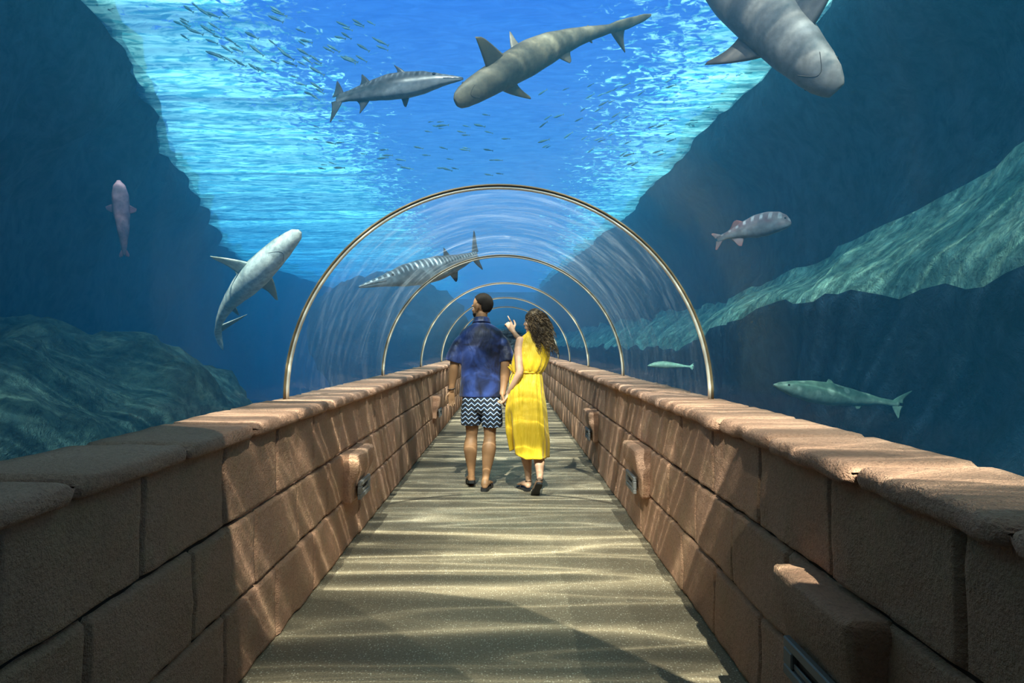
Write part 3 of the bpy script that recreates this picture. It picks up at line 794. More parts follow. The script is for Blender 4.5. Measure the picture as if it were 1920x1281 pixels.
# barracuda upper left of centre
BARR = [(0, .003, .006, .006), (.03, .010, .013, .012), (.08, .018, .021, .019), (.14, .028, .030, .026), (.2, .042, .040, .036), (.30, .064, .056, .046), (.42, .072, .066, .052), (.55, .072, .066, .050), (.66, .060, .056, .042), (.78, .044, .042, .030), (.9, .030, .028, .018), (1, .026, .026, .010)]
sp = [P(869, 147, 5.0), P(830, 150, 5.02), P(780, 158, 5.07), P(730, 164, 5.12), P(690, 172, 5.18), P(655, 180, 5.25), P(632, 185, 5.3)]
fish('barracuda', sp, (0.0, 0.25, 1.0), [(a, b * 1.45, c * 1.45, d * 1.25) for a, b, c, d in BARR], [
    dict(t=(.70, .80), a=-8, len=.085, sweep=.075, tip=.2, dark=.95, db=.8, **{'in': .85}), dict(t=(.42, .49), a=-12, len=.07, sweep=.09, tip=.2, dark=.95, db=.8, **{'in': .85}),
    dict(t=(.70, .82), a=172, len=.10, sweep=.09, tip=.15, dark=.95, db=.8, cave=.5, **{'in': .85}), dict(t=(.40, .47), a=160, len=.075, sweep=.03, tip=.35, dark=.95, db=.8, **{'in': .8}),
    dict(t=(.30, .35), a=115, len=.03, sweep=.12, tip=.3, dark=.95, db=.8),
    dict(t=(.94, 1.05), a=0, len=.13, sweep=.08, tip=.2, dark=.95, db=.8, cave=.2), dict(t=(.94, 1.05), a=180, len=.17, sweep=.09, tip=.2, dark=.95, db=.8, cave=.2)],
    M_bar, 'silver grey barracuda high above the tunnel, facing the olive shark', 'barracuda', eyes=(.20, 60, .013), gape=(.13, 100))
# barracuda behind arch ribs
sp = [P(672, 538, 7.3), P(715, 527, 7.4), P(760, 517, 7.6), P(805, 507, 7.8), P(845, 496, 8.1), P(878, 484, 8.4), P(893, 478, 8.6)]
fish('barracuda', sp, (0.1, 0.15, 1.0), [(a, b * 1.05, c * 1.15, d) for a, b, c, d in BARR], [
    dict(t=(.62, .72), a=0, len=.08, sweep=.02, tip=.15, dark=.95, db=.8), dict(t=(.64, .76), a=180, len=.085, sweep=.06, tip=.3, dark=.95, db=.8),
    dict(t=(.34, .40), a=180, len=.04, sweep=.05, tip=.3, dark=.95, db=.8),
    dict(t=(.93, 1.04), a=0, len=.15, sweep=.06, tip=.3, dark=.9, db=.7, cave=.1), dict(t=(.93, 1.04), a=180, len=.10, sweep=.15, tip=.3, dark=.9, db=.7, cave=.1)],
    M_bar2, 'long barracuda with a row of white bars behind the second arch', 'barracuda', eyes=(.20, 62, .009), gape=(.15, 100))
# grouper right
GRP = [(0, .01, .01, .01), (.02, .06, .035, .03), (.07, .11, .06, .055), (.16, .15, .09, .075), (.3, .16, .12, .09), (.45, .145, .13, .085), (.6, .11, .10, .065), (.75, .07, .065, .04), (.88, .045, .04, .022), (1, .035, .035, .012)]
sp = [P(1484, 419, 5.6), P(1455, 420, 5.65), P(1420, 424, 5.75), P(1385, 434, 5.85), P(1345, 449, 5.95)]
fish('grouper', sp, (0.0, 0.15, 1.0), [(a, b * 1.1, c * 1.25, d * 1.1) for a, b, c, d in GRP], [
    dict(t=(.55, .85), a=0, len=.12, sweep=.14, tip=.3, dark=.9), dict(t=(.62, .85), a=180, len=.17, sweep=.08, tip=.3, dark=.9),
    dict(t=(.30, .40), a=120, len=.10, sweep=.12, tip=.5, dark=.5), dict(t=(.92, 1.03), a=0, len=.09, sweep=.12, tip=.5, dark=.9, cave=.1), dict(t=(.92, 1.03), a=180, len=.12, sweep=.12, tip=.5, dark=.9, cave=.1)],
    M_grp, 'stout pinkish grouper with pale head stripes in the dark right water', 'grouper', eyes=(.08, 60, .014))
# silvery fish lower right
TAR = [(0, .004, .01, .01), (.05, .03, .03, .03), (.14, .055, .055, .045), (.28, .075, .075, .055), (.42, .08, .08, .055), (.55, .065, .065, .045), (.7, .045, .045, .03), (.85, .025, .025, .018), (1, .02, .02, .008)]
sp = [P(1450, 721, 4.5), P(1490, 729, 4.5), P(1540, 737, 4.55), P(1590, 744, 4.6), P(1640, 751, 4.65), P(1685, 758, 4.7)]
fish('silvery_fish', sp, (0.0, 0.1, 1.0), TAR, [
    dict(t=(.38, .50), a=0, len=.06, sweep=.03, tip=.3, dark=.4), dict(t=(.60, .72), a=180, len=.05, sweep=.05, tip=.3, dark=.4),
    dict(t=(.94, 1.04), a=0, len=.10, sweep=.17, tip=.2, dark=.3), dict(t=(.94, 1.04), a=180, len=.09, sweep=.06, tip=.2, dark=.3)],
    M_pale, 'long pale silvery fish low in the dark water beyond the right parapet', 'fish', eyes=(.09, 70, .008))
sp = [P(1214, 686, 8.0), P(1235, 684, 8.0), P(1260, 685, 8.0), P(1285, 687, 8.0), P(1298, 688, 8.0)]
fish('silvery_fish', sp, (0.0, 0.1, 1.0), TAR, [dict(t=(.94, 1.04), a=0, len=.07, sweep=.08, tip=.2, dark=.3), dict(t=(.94, 1.04), a=180, len=.06, sweep=.06, tip=.2, dark=.3)],
    M_pale, 'small pale fish between the first two arches, just over the right parapet', 'fish', eyes=(.09, 70, .008))
# faint reddish fish, left
sp = [P(222, 338, 6.2), P(225, 365, 6.2), P(228, 400, 6.25), P(231, 435, 6.3), P(233, 478, 6.4)]
fish('reddish_fish', sp, (-0.2, 0.95, 0.1), [(0, .01, .01, .02), (.08, .07, .05, .075), (.2, .10, .08, .10), (.4, .11, .09, .105), (.6, .09, .07, .08), (.8, .05, .04, .05), (1, .02, .02, .02)], [
    dict(t=(.30, .46), a=90, len=.13, sweep=.06, tip=.4, dark=.4), dict(t=(.30, .46), a=-90, len=.13, sweep=.06, tip=.4, dark=.4), dict(t=(.9, 1.03), a=60, len=.05, sweep=.1, tip=.5, dark=.6), dict(t=(.9, 1.03), a=-120, len=.05, sweep=.1, tip=.5, dark=.6)],
    M_cave, 'faint reddish fish rising head up in the dark water far left', 'fish')

# small fish
proto = fish('baitfish', [Vector((0.5, 0, 0)), Vector((0.2, 0, 0)), Vector((-0.2, 0.02, 0)), Vector((-0.5, 0, 0))], (0, 0, 1),
    [(0, .01, .01, .01), (.1, .05, .05, .03), (.3, .09, .09, .05), (.6, .07, .07, .04), (.9, .025, .025, .015), (1, .02, .02, .01)],
    [dict(t=(.92, 1.02), a=0, len=.09, sweep=.08, tip=.4, dark=.2), dict(t=(.92, 1.02), a=180, len=.09, sweep=.08, tip=.4, dark=.2), dict(t=(.4, .6), a=0, len=.06, sweep=.06, tip=.3)],
    M_small, 'tiny dark fish', 'fish', nseg=8)
rnd = random.Random(4)
first = True
def school(count, region, Yr, size, head, label, group):
    global first
    for i in range(count):
        for _ in range(60):
            px = rnd.uniform(region[0], region[2]); py = rnd.uniform(region[1], region[3])
            Y = rnd.uniform(*Yr)
            if region[4](px, py) and P(px, py, Y).z < SURF - 0.12 and not (600 < px < 885 and 120 < py < 222): break
        if first: o = proto; first = False
        else:
            o = proto.copy(); COL.objects.link(o)
        o.location = P(px, py, Y)
        s_ = size * rnd.uniform(0.7, 1.3)
        o.scale = (s_, s_, s_)
        o.rotation_euler = (0, R(head[1] + rnd.uniform(-10, 10)), R(head[0] + rnd.uniform(-14, 14)))
        tag(o, label, 'fish', group)
school(70, (330, 5, 720, 215, lambda x, y: abs((y - 20) - (x - 430) * 0.42) < 95), (5.0, 6.2), 0.105, (175, -28),
       'tiny dark fish in the school under the rippled surface, upper left', 'baitfish school at upper left')
school(45, (590, 215, 960, 330, lambda x, y: not (600 < x < 880 and y < 225)), (5.6, 8.0), 0.085, (175, -8),
       'tiny dark fish scattered in blue water between barracuda and first arch', 'baitfish over the first arch')
school(45, (1010, 150, 1260, 320, lambda x, y: True), (5.6, 7.4), 0.085, (150, 15),
       'tiny dark fish among cyan ripples right of the tunnel crown', 'baitfish right of the tunnel crown')

# ------------------------------------------------------------------ people
def skin(name, c):
    m, nt = mat(name); n = N(nt)
    tc = n('ShaderNodeTexCoord').outputs['Object']
    nz = n.noise(tc, 14, 4, 0.6)
    col = n.mix(nz, tuple(x * 0.86 for x in c), tuple(min(1, x * 1.12) for x in c))
    b = n('ShaderNodeBsdfPrincipled', {'Base Color': col, 'Roughness': 0.5, 'Specular IOR Level': 0.35, 'Normal': n('ShaderNodeBump', {'Height': n.noise(tc, 120, 3, 0.6), 'Strength': 0.15, 'Distance': 0.002}).outputs[0]})
    n('ShaderNodeOutputMaterial', {'Surface': b.outputs[0]})
    return m
M_skin_m = skin('skin_brown', (0.34, 0.175, 0.085))
M_skin_w = skin('skin_light', (0.52, 0.30, 0.19))
M_hair_m = principled('short_black_hair', (0.016, 0.012, 0.010), 0.8, bump=(220, 0.9), spec=0.2)
M_black = principled('black_rubber', (0.012, 0.012, 0.013), 0.6)
M_strap = principled('black_leather', (0.02, 0.016, 0.014), 0.5)
M_whiteeye = principled('eye_white', (0.8, 0.78, 0.75), 0.3)
m, nt = mat('navy_shirt'); n = N(nt)
tc = n('ShaderNodeTexCoord').outputs['Object']
nz = n.noise(tc, 5.5, 3, 0.55, 0.6)
col = n.mix(n.ramp(nz, [(0.42, 0.0), (0.64, 1.0)]), (0.002, 0.006, 0.034), (0.022, 0.052, 0.22))
fol = n.noise(n.mapping(tc, (1.0, 1.0, 0.35)), 9.0, 3, 0.5, 0.8)
bp = n('ShaderNodeBump', {'Height': n.math('ADD', fol, n.math('MULTIPLY', n.noise(tc, 300, 2, 0.5), 0.03)), 'Strength': 0.6, 'Distance': 0.03})
b = n('ShaderNodeBsdfPrincipled', {'Base Color': col, 'Roughness': 0.5, 'Normal': bp.outputs[0], 'Sheen Weight': 0.2})
n('ShaderNodeOutputMaterial', {'Surface': b.outputs[0]}); M_shirt = m
m, nt = mat('chevron_shorts'); n = N(nt)
tc = n('ShaderNodeTexCoord').outputs['Object']
s = n('ShaderNodeSeparateXYZ', {0: tc})
tri = n.math('PINGPONG', n.math('ADD', s.outputs[0], 2.0), 0.029)
zz = n.math('ADD', s.outputs[2], n.math('MULTIPLY', tri, 0.95))
fr_ = n.math('FRACT', n.math('MULTIPLY', zz, 1 / 0.042))
ln_ = n.ramp(fr_, [(0.0, (0.60, 0.66, 0.74)), (0.15, (0.06, 0.20, 0.52)), (0.26, (0.012, 0.014, 0.020)), (0.9, (0.012, 0.014, 0.020))], 'CONSTANT')
b = n('ShaderNodeBsdfPrincipled', {'Base Color': ln_, 'Roughness': 0.8})
n('ShaderNodeOutputMaterial', {'Surface': b.outputs[0]}); M_shorts = m
m, nt = mat('yellow_dress'); n = N(nt)
tc = n('ShaderNodeTexCoord').outputs['Object']
fol = n.noise(n.mapping(tc, (1.0, 1.0, 0.14)), 20.0, 3, 0.5, 0.4)
bp = n('ShaderNodeBump', {'Height': fol, 'Strength': 0.8, 'Distance': 0.035})
col = n.mix(n.noise(tc, 4, 3, 0.5), (0.64, 0.385, 0.008), (0.75, 0.475, 0.012))
b = n('ShaderNodeBsdfPrincipled', {'Base Color': col, 'Roughness': 0.6, 'Normal': bp.outputs[0], 'Sheen Weight': 0.15})
n('ShaderNodeOutputMaterial', {'Surface': b.outputs[0]}); M_dress = m
m, nt = mat('curly_hair'); n = N(nt)
tc = n('ShaderNodeTexCoord').outputs['Object']
nz = n.noise(tc, 38, 3, 0.6); big = n.noise(tc, 7, 2, 0.5)
s = n('ShaderNodeSeparateXYZ', {0: tc})
tipm = n.ramp(n.math('ADD', n.math('MULTIPLY', nz, 1.0), n.math('MULTIPLY', big, 0.5)), [(0.5, (0.016, 0.010, 0.006)), (0.74, (0.075, 0.045, 0.022)), (0.95, (0.34, 0.23, 0.12))])
b = n('ShaderNodeBsdfPrincipled', {'Base Color': tipm, 'Roughness': 0.5, 'Specular IOR Level': 0.4})
n('ShaderNodeOutputMaterial', {'Surface': b.outputs[0]}); M_curl = m

def remesh(o, vox, smooth=6):
    md = o.modifiers.new('remesh', 'REMESH'); md.mode = 'VOXEL'; md.voxel_size = vox; md.use_smooth_shade = True
    sm = o.modifiers.new('smooth', 'SMOOTH'); sm.factor = 0.5; sm.iterations = smooth

def hand(bm, wrist, d, palm_n, spread_dir, curl, s=1.0, pointing=False):
    """wrist point, d = direction of fingers, palm_n = palm normal, spread_dir = towards the thumb"""
    d = Vector(d).normalized(); pn = Vector(palm_n); pn = (pn - d * pn.dot(d)).normalized()
    sd = Vector(spread_dir); sd = (sd - d * sd.dot(d) - pn * sd.dot(pn)).normalized()
    w_ = Vector(wrist)
    tube(bm, [w_ - d * .01 * s, w_ + d * .035 * s, w_ + d * .085 * s], [(.024 * s, .017 * s), (.036 * s, .015 * s), (.037 * s, .012 * s)], 12, 3, ref=pn)
    lens = [(.030, .072), (.0102, .080), (-.0102, .074), (-.029, .058)]
    for i, (off, ln) in enumerate(lens):
        base = w_ + d * .082 * s + sd * off * s
        c = curl if not (pointing and i == 0) else 0.05
        if pointing and i > 0: c = 1.75
        cur = base; dr = d.copy(); pts = [base - d * .012]
        seg = [0.45, 0.32, 0.23]
        for q in range(3):
            dr = (Matrix.Rotation(c * (0.55 if q == 0 else 0.6) * (1 if True else 0), 3, sd.cross(Vector((0, 0, 0))) if False else d.cross(pn).normalized()) @ dr) if True else dr
            cur = cur + dr * ln * seg[q] * s; pts.append(cur)
        tube(bm, pts, [.0082 * s, .0080 * s, .0073 * s, .0064 * s], 8, 2, ref=pn)
    # thumb from the side of the palm
    b0 = w_ + d * .022 * s + sd * .022 * s
    t1 = b0 + (d * .55 + sd * .75 + pn * .15).normalized() * .038 * s
    t2 = t1 + (d * .85 + sd * .4 + pn * .25).normalized() * .030 * s
    t3 = t2 + (d * .95 + sd * .1 + pn * .3).normalized() * .022 * s
    tube(bm, [b0, t1, t2, t3], [.013 * s, .0115 * s, .010 * s, .008 * s], 8, 2, ref=pn)

def head(bm, c, yaw, s=1.0, pitch=0.0):
    """head centre c, yaw: 0 faces +y, positive turns to -x (left)"""
    M = Matrix.Rotation(yaw, 4, 'Z') @ Matrix.Rotation(pitch, 4, 'X')
    def T(x, y, z): return Vector(c) + (M @ Vector((x * s, y * s, z * s)))
    ball(bm, T(0, -.012, .025), (.076 * s, .094 * s, .092 * s), M.to_3x3().to_4x4(), 24, 16)
    ball(bm, T(0, .022, -.035), (.060 * s, .068 * s, .082 * s), M.to_3x3().to_4x4(), 20, 14)   # face
    ball(bm, T(0, .052, -.098), (.032 * s, .028 * s, .024 * s), M.to_3x3().to_4x4(), 12, 8)     # chin
    tube(bm, [T(0, .082, .002), T(0, .092, -.020), T(0, .098, -.034)], [(.007 * s, .007 * s), (.008 * s, .010 * s), (.012 * s, .009 * s)], 8, 2, ref=M.to_3x3() @ Vector((0, 1, 0)))
    for sx in (-1, 1):
        ball(bm, T(sx * .030, .074, .012), (.020 * s, .012 * s, .008 * s), M.to_3x3().to_4x4(), 10, 6)   # brow
        ball(bm, T(sx * .040, .058, -.030), (.022 * s, .018 * s, .018 * s), M.to_3x3().to_4x4(), 10, 6)  # cheek
        ball(bm, T(sx * .079, -.004, -.012), (.009 * s, .019 * s, .032 * s), M.to_3x3().to_4x4(), 10, 8) # ear
        ball(bm, T(sx * .086, -.012, -.004), (.007 * s, .015 * s, .024 * s), M.to_3x3().to_4x4(), 10, 8)
    ball(bm, T(0, .084, -.060), (.022 * s, .012 * s, .006 * s), M.to_3x3().to_4x4(), 12, 6)
    ball(bm, T(0, .082, -.070), (.020 * s, .012 * s, .007 * s), M.to_3x3().to_4x4(), 12, 6)
    return M, T

def eyes_on(T, M, parent, s=1.0):
    for sx in (-1, 1):
        b2 = bmesh.new(); ball(b2, T(sx * .030, .069, -.004), .0085 * s, u=12, v=8); e = link('eye', b2, M_whiteeye, parent)
        b2 = bmesh.new(); ball(b2, T(sx * .030, .0752, -.004), .0045 * s, u=10, v=6); link('iris', b2, M_black, e)

def loft_body(bm, secs, n_=40, sub=5, foldf=None, close=(True, True)):
    """secs: (z, cx, cy, a, b)"""
    zz = catmull([Vector((s_[1], s_[2], s_[0])) for s_ in secs], sub)
    rr = lerps([(s_[3], s_[4]) for s_ in secs], sub)
    rings = []
    for i, (c, r_) in enumerate(zip(zz, rr)):
        t = i / (len(zz) - 1); ring = []
        for k in range(n_):
            a = 2 * math.pi * k / n_
            f_ = 1.0 + (foldf(a, c.z) if foldf else 0)
            ca, sa = math.cos(a), math.sin(a)
            p_ = 0.86
            ring.append(Vector((c.x + r_[0] * f_ * math.copysign(abs(ca) ** p_, ca), c.y + r_[1] * f_ * math.copysign(abs(sa) ** p_, sa), c.z)))
        rings.append(ring)
    return skin_rings(bm, rings, close=close)

# ---- the man
man = empty('person', (-0.255, 6.35, 0))
HC = Vector((0.004, 0.02, 1.685))
bm = bmesh.new()
Mh, Th = head(bm, HC, R(54), 1.06)
tube(bm, [(0, -.005, 1.44), (0, 0.0, 1.52), (0.0, 0.008, 1.62)], [(.072, .064), (.058, .058), (.056, .060)], 16, 3)
loft_body(bm, [(0.86, 0, 0, .155, .10), (0.98, 0, 0, .16, .105), (1.12, 0, 0, .145, .095), (1.28, 0, 0, .165, .10), (1.40, 0, -.005, .165, .09), (1.47, 0, -.005, .10, .07)])
# legs (left = camera left)
tube(bm, [(-.085, 0, .88), (-.090, .02, .70), (-.089, .030, .53), (-.094, .028, .47), (-.102, .012, .38), (-.100, .018, .29), (-.096, .030, .18), (-.094, .04, .11), (-.094, .05, .075)],
     [(.088, .09), (.078, .080), (.057, .060), (.054, .056), (.064, .066), (.055, .057), (.038, .040), (.032, .037), (.036, .044)], 20, 5)
tube(bm, [(.085, 0, .88), (.082, -.02, .70), (.080, -.035, .53), (.080, -.040, .47), (.072, -.06, .375), (.064, -.07, .29), (.050, -.09, .17), (.040, -.11, .095), (.036, -.12, .06)],
     [(.088, .09), (.078, .080), (.057, .060), (.055, .057), (.065, .067), (.056, .058), (.038, .041), (.032, .037), (.036, .044)], 20, 5)
def foot(bm, heel, toe, s=1.0, up=(0, 0, 1)):
    heel = Vector(heel); toe = Vector(toe); up = Vector(up)
    pts = [heel + up * .018, heel.lerp(toe, .25) + up * .034, heel.lerp(toe, .5) + up * .030, heel.lerp(toe, .78) + up * .018, toe + up * .010]
    tube(bm, pts, [(.030 * s, .030 * s), (.034 * s, .036 * s), (.038 * s, .028 * s), (.046 * s, .017 * s), (.034 * s, .010 * s)], 14, 4, ref=up)
foot(bm, (-.093, .035, .062), (-.118, .22, .028)); foot(bm, (.036, -.135, .028), (.072, .075, .028))
# arms
tube(bm, [(-.175, 0, 1.39), (-.225, -.01, 1.27), (-.250, -.02, 1.14), (-.262, .0, 1.06), (-.276, .02, .95), (-.284, .03, .905)],
     [(.045, .048), (.052, .054), (.043, .046), (.046, .044), (.030, .027), (.027, .022)], 16, 4)
hand(bm, (-.284, .035, .90), (0.04, .04, -1), (.45, -1, -.05), (-1, -.45, 0), 0.30, 0.92)
tube(bm, [(.175, 0, 1.39), (.220, -.02, 1.27), (.224, -.05, 1.14), (.222, -.06, 1.06), (.208, -.10, .95), (.198, -.125, .885)],
     [(.045, .048), (.052, .054), (.045, .048), (.047, .045), (.032, .029), (.028, .024)], 16, 4)
hand(bm, (.198, -.125, .885), (.0, -.12, -1), (1, .0, 0), (0.0, -1, .1), 0.85, 0.95)
body = link('body', bm, M_skin_m, man); remesh(body, 0.0046, 5)
eyes_on(Th, Mh, body, 1.06)
# hair: cap of the skull
def scalp(bm, c, M, s, grow, keep, rx=(.076, .094, .092), off=(0, -.012, .025), fade=False):
    res = bmesh.ops.create_uvsphere(bm, u_segments=48, v_segments=32, radius=1.0)
    dl = []
    for v in res['verts']:
        p = v.co.copy()
        if not keep(p): dl.append(v); continue
        gr = grow - (0.05 * max(0, -p.z) if fade else 0)
        q = Vector((p.x * rx[0] * s, p.y * rx[1] * s, p.z * rx[2] * s)) * gr
        q += p * 0.002 * noise.noise(p * 30)
        v.co = Vector(c) + M @ (q + Vector(off) * s)
    bmesh.ops.delete(bm, geom=dl, context='VERTS')
bm = bmesh.new()
scalp(bm, HC, Mh, 1.06, 1.06, lambda p: p.z > (-0.80 - 0.0 * p.y if p.y < -0.30 else (-0.22 + 1.0 * (p.y + 0.30) if p.y < 0.55 else 0.62)), fade=True)
hr = link('hair', bm, M_hair_m, man)
sd_ = hr.modifiers.new('thick', 'SOLIDIFY'); sd_.thickness = 0.008; sd_.offset = -1
bm = bmesh.new()
scalp(bm, HC, Mh, 1.06, 1.05, lambda p: p.z < -0.25 and p.y > 0.0 and not (p.y > 0.55 and p.z > -0.45 and abs(p.x) < 0.3), rx=(.062, .070, .086), off=(0, .020, -.032))
ball(bm, Th(0, .054, -.102), (.034, .030, .024), Mh, 14, 10)
bd = link('beard', bm, M_hair_m, man)
sd_ = bd.modifiers.new('thick', 'SOLIDIFY'); sd_.thickness = 0.006; sd_.offset = -1
# shirt
def mfold(a, z):
    k_ = max(0, (1.42 - z) / 0.6)
    return 0.018 * k_ * math.sin(5 * a + 6 * z) + 0.012 * k_ * math.sin(9 * a - 9 * z) + 0.006 * math.sin(3 * a + 22 * z)
bm = bmesh.new()
loft_body(bm, [(0.848, -.004, 0, .196, .135), (0.95, -.004, 0, .192, .132), (1.10, -.002, 0, .187, .128), (1.25, 0, 0, .198, .130), (1.37, 0, 0, .208, .125), (1.445, 0, -.002, .196, .110), (1.492, 0, -.004, .145, .088), (1.528, 0, 0, .088, .072), (1.560, 0, .002, .066, .064)], 48, 6, mfold)
tube(bm, [(-.150, 0, 1.410), (-.200, -.005, 1.345), (-.245, -.012, 1.235), (-.264, -.015, 1.172)], [(.046, .066), (.062, .074), (.074, .078), (.078, .080)], 20, 5, round_ends=False)
tube(bm, [(.150, 0, 1.410), (.198, -.005, 1.345), (.228, -.015, 1.235), (.240, -.025, 1.172)], [(.046, .066), (.062, .074), (.074, .078), (.074, .080)], 20, 5, round_ends=False)
sh = link('shirt', bm, M_shirt, man); remesh(sh, 0.007, 8)
bm = bmesh.new()
tube(bm, [(0, 0.000, 1.528), (0, .006, 1.556), (0, .010, 1.582)], [(.084, .078), (.074, .074), (.068, .070)], 28, 3, round_ends=False)
bmesh.ops.delete(bm, geom=[f for f in bm.faces if len(f.verts) == 3], context='FACES')
cl = link('collar', bm, M_shirt, sh); sdm = cl.modifiers.new('t', 'SOLIDIFY'); sdm.thickness = .005
# shorts
def sfold(a, z): return 0.03 * math.sin(4 * a + 12 * z) + 0.02 * math.sin(7 * a)
bm = bmesh.new()
loft_body(bm, [(0.685, 0, 0, .030, .060), (0.715, 0, 0, .08, .108), (0.745, 0, 0, .13, .124), (0.785, 0, 0, .172, .129), (0.84, 0, 0, .176, .128), (0.92, 0, 0, .172, .12)], 40, 3)
loft_body(bm, [(0.585, -.099, .028, .090, .108), (0.66, -.097, .022, .093, .110), (0.74, -.088, .01, .098, .118), (0.84, -.080, 0, .090, .118)], 36, 5, sfold)
loft_body(bm, [(0.572, .100, -.022, .094, .110), (0.66, .098, -.018, .096, .112), (0.74, .088, -.01, .100, .118), (0.84, .080, 0, .090, .118)], 36, 5, sfold)
so = link('shorts', bm, M_shorts, man); remesh(so, 0.006, 2)
# slides
def slide(heel, toe, hgt=0.028):
    e = bmesh.new(); heel = Vector(heel); toe = Vector(toe); d = (toe - heel); L_ = d.length; d.normalize()
    upv = Vector((0, 0, 1)) - d * d.z; upv.normalize(); sd = d.cross(upv)
    prof_ = [(-.02, .0), (-.016, .026), (.02, .036), (.10, .034), (.17, .043), (.22, .040), (.25, .022), (.258, 0)]
    top = [(x, y) for x, y in prof_] + [(x, -y) for x, y in reversed(prof_[1:-1])]
    top = [(q.x, q.y) for q in catmull([Vector((x, y, 0)) for x, y in top] + [Vector((top[0][0], top[0][1], 0))], 4)[:-1]]
    lo_ = [e.verts.new(heel + d * x + sd * y - upv * hgt * .5) for x, y in top]; hi_ = [e.verts.new(heel + d * x + sd * y * 1.04 + upv * hgt * .5) for x, y in top]
    k = len(top)
    e.faces.new(lo_); e.faces.new(hi_)
    for i in range(k): e.faces.new((lo_[i], lo_[(i + 1) % k], hi_[(i + 1) % k], hi_[i]))
    bmesh.ops.recalc_face_normals(e, faces=e.faces)
    s_ = link('slide_sandal', e, M_black, man, smooth=False)
    e = bmesh.new()
    pts = [heel + d * .15 + sd * (.044 * math.cos(a)) + upv * (.058 * max(0, math.sin(a)) + .0) for a in [R(k) for k in range(0, 181, 15)]]
    tube(e, pts, [(.004, .035)] * len(pts), 10, 1, ref=d); link('strap', e, M_strap, s_)
slide((-.092, .015, .052), (-.118, .22, .016)); slide((.033, -.155, .014), (.072, .075, .014))
bm = bmesh.new()
pts = [(-.281 + .033 * math.cos(a), .028 + .029 * math.sin(a), .918 + .003 * math.cos(a)) for a in [R(k) for k in range(0, 361, 20)]]
tube(bm, pts, [.0042] * len(pts), 8, 1, ref=(0, 0, 1)); br = link('bracelet', bm, M_strap, man); br['label'] = 'dark beaded bracelet on the left wrist'
tag(man, 'man in a dark blue short-sleeved shirt and zigzag shorts, seen from behind', 'person')

# ---- the woman
wom = empty('person', (0.172, 6.15, 0))
WH = Vector((0.058, 0.02, 1.545))
bm = bmesh.new()
Mw, Tw = head(bm, WH, R(74), 0.95)
tube(bm, [(0.045, -.005, 1.40), (0.050, 0.0, 1.44), (0.056, .010, 1.49)], [(.052, .05), (.044, .044), (.045, .048)], 16, 3)
loft_body(bm, [(0.86, -.005, 0, .150, .105), (0.98, -.005, 0, .140, .10), (1.09, .0, 0, .108, .078), (1.22, .03, 0, .128, .088), (1.33, .045, -.005, .130, .082), (1.405, .048, -.005, .085, .06)])
tube(bm, [(-.07, 0, .88), (-.065, .03, .60), (-.045, .05, .42), (-.016, .03, .32), (-.0, .04, .20), (.008, .07, .09), (.008, .075, .06)],
     [(.08, .085), (.07, .075), (.048, .052), (.050, .052), (.035, .037), (.026, .030), (.028, .036)], 16, 5)
tube(bm, [(.07, 0, .88), (.08, .01, .60), (.088, .02, .44), (.098, -.06, .32), (.100, -.13, .22), (.098, -.20, .155), (.096, -.215, .135)],
     [(.08, .085), (.07, .075), (.048, .052), (.050, .052), (.035, .037), (.026, .028), (.026, .03)], 16, 5)
foot(bm, (.004, .055, .030), (-.075, .22, .022), .80)
foot(bm, (.094, -.235, .135), (.058, -.115, .012), .80, up=(0, .75, .5))
# left arm (camera left) down to his hand
tube(bm, [(-.068, -.035, 1.365), (-.084, -.07, 1.27), (-.080, -.115, 1.15), (-.078, -.125, 1.085), (-.128, -.09, .985), (-.176, -.03, .895)],
     [(.042, .045), (.042, .043), (.034, .036), (.034, .035), (.027, .026), (.020, .021)], 16, 4)
hand(bm, (-.178, -.028, .892), (-.42, .25, -.88), (-.88, -.1, .45), (-.1, -1, -.2), 1.05, 0.90)
# right arm, crossing in front and pointing up left
tube(bm, [(.165, .01, 1.365), (.160, .13, 1.31), (.09, .27, 1.31), (.02, .33, 1.31), (-.075, .39, 1.39), (-.130, .40, 1.460)],
     [(.042, .045), (.041, .042), (.034, .035), (.033, .034), (.027, .026), (.021, .020)], 14, 4)
hand(bm, (-.132, .40, 1.462), (-.48, .02, .87), (-.3, 1, -.1), (.87, 0, .48), 0.3, 0.98, pointing=True)
wb = link('body', bm, M_skin_w, wom); remesh(wb, 0.0046, 4)
eyes_on(Tw, Mw, wb, .95)
# dress
def dfold(a, z):
    if z < 1.08:
        k_ = max(0, (1.08 - z) / 0.74)
        return k_ * (0.055 * math.sin(6 * a + 1.2) + 0.035 * math.sin(11 * a + 3 * z)) + 0.022 * math.sin(17 * a + 1) * (1 - k_)
    k_ = max(0, (1.34 - z) / 0.26)
    return 0.045 * k_ * math.sin(15 * a + 5 * z) + 0.010 * math.sin(7 * a + 3)
bm = bmesh.new()
rows_ = loft_body(bm, [(0.322, .010, -.01, .172, .160), (0.45, .002, -.01, .182, .165), (0.60, -.012, -.008, .186, .158), (0.76, -.018, 0, .180, .145), (0.92, -.018, 0, .160, .125), (1.02, -.010, 0, .142, .108), (1.085, -.004, 0, .126, .096)], 110, 9, dfold, close=(False, False))
for v in bm.verts:
    if v.co.z < 0.55:
        k_ = (0.55 - v.co.z) / 0.23
        v.co.z += k_ * 0.060 * min(1.0, max(0, -(v.co.x + 0.02) / 0.13))
    a = math.atan2(v.co.y + .01, v.co.x)
    if v.co.z < 0.75:                                    # open slit on the left
        da = abs(((a - R(212)) + math.pi) % (2 * math.pi) - math.pi)
        if da < 0.20:
            k_ = (1 - da / 0.20) * min(1, (0.75 - v.co.z) / 0.25)
            v.co.y += 0.07 * k_; v.co.x += 0.03 * k_; v.co.z += .02 * k_
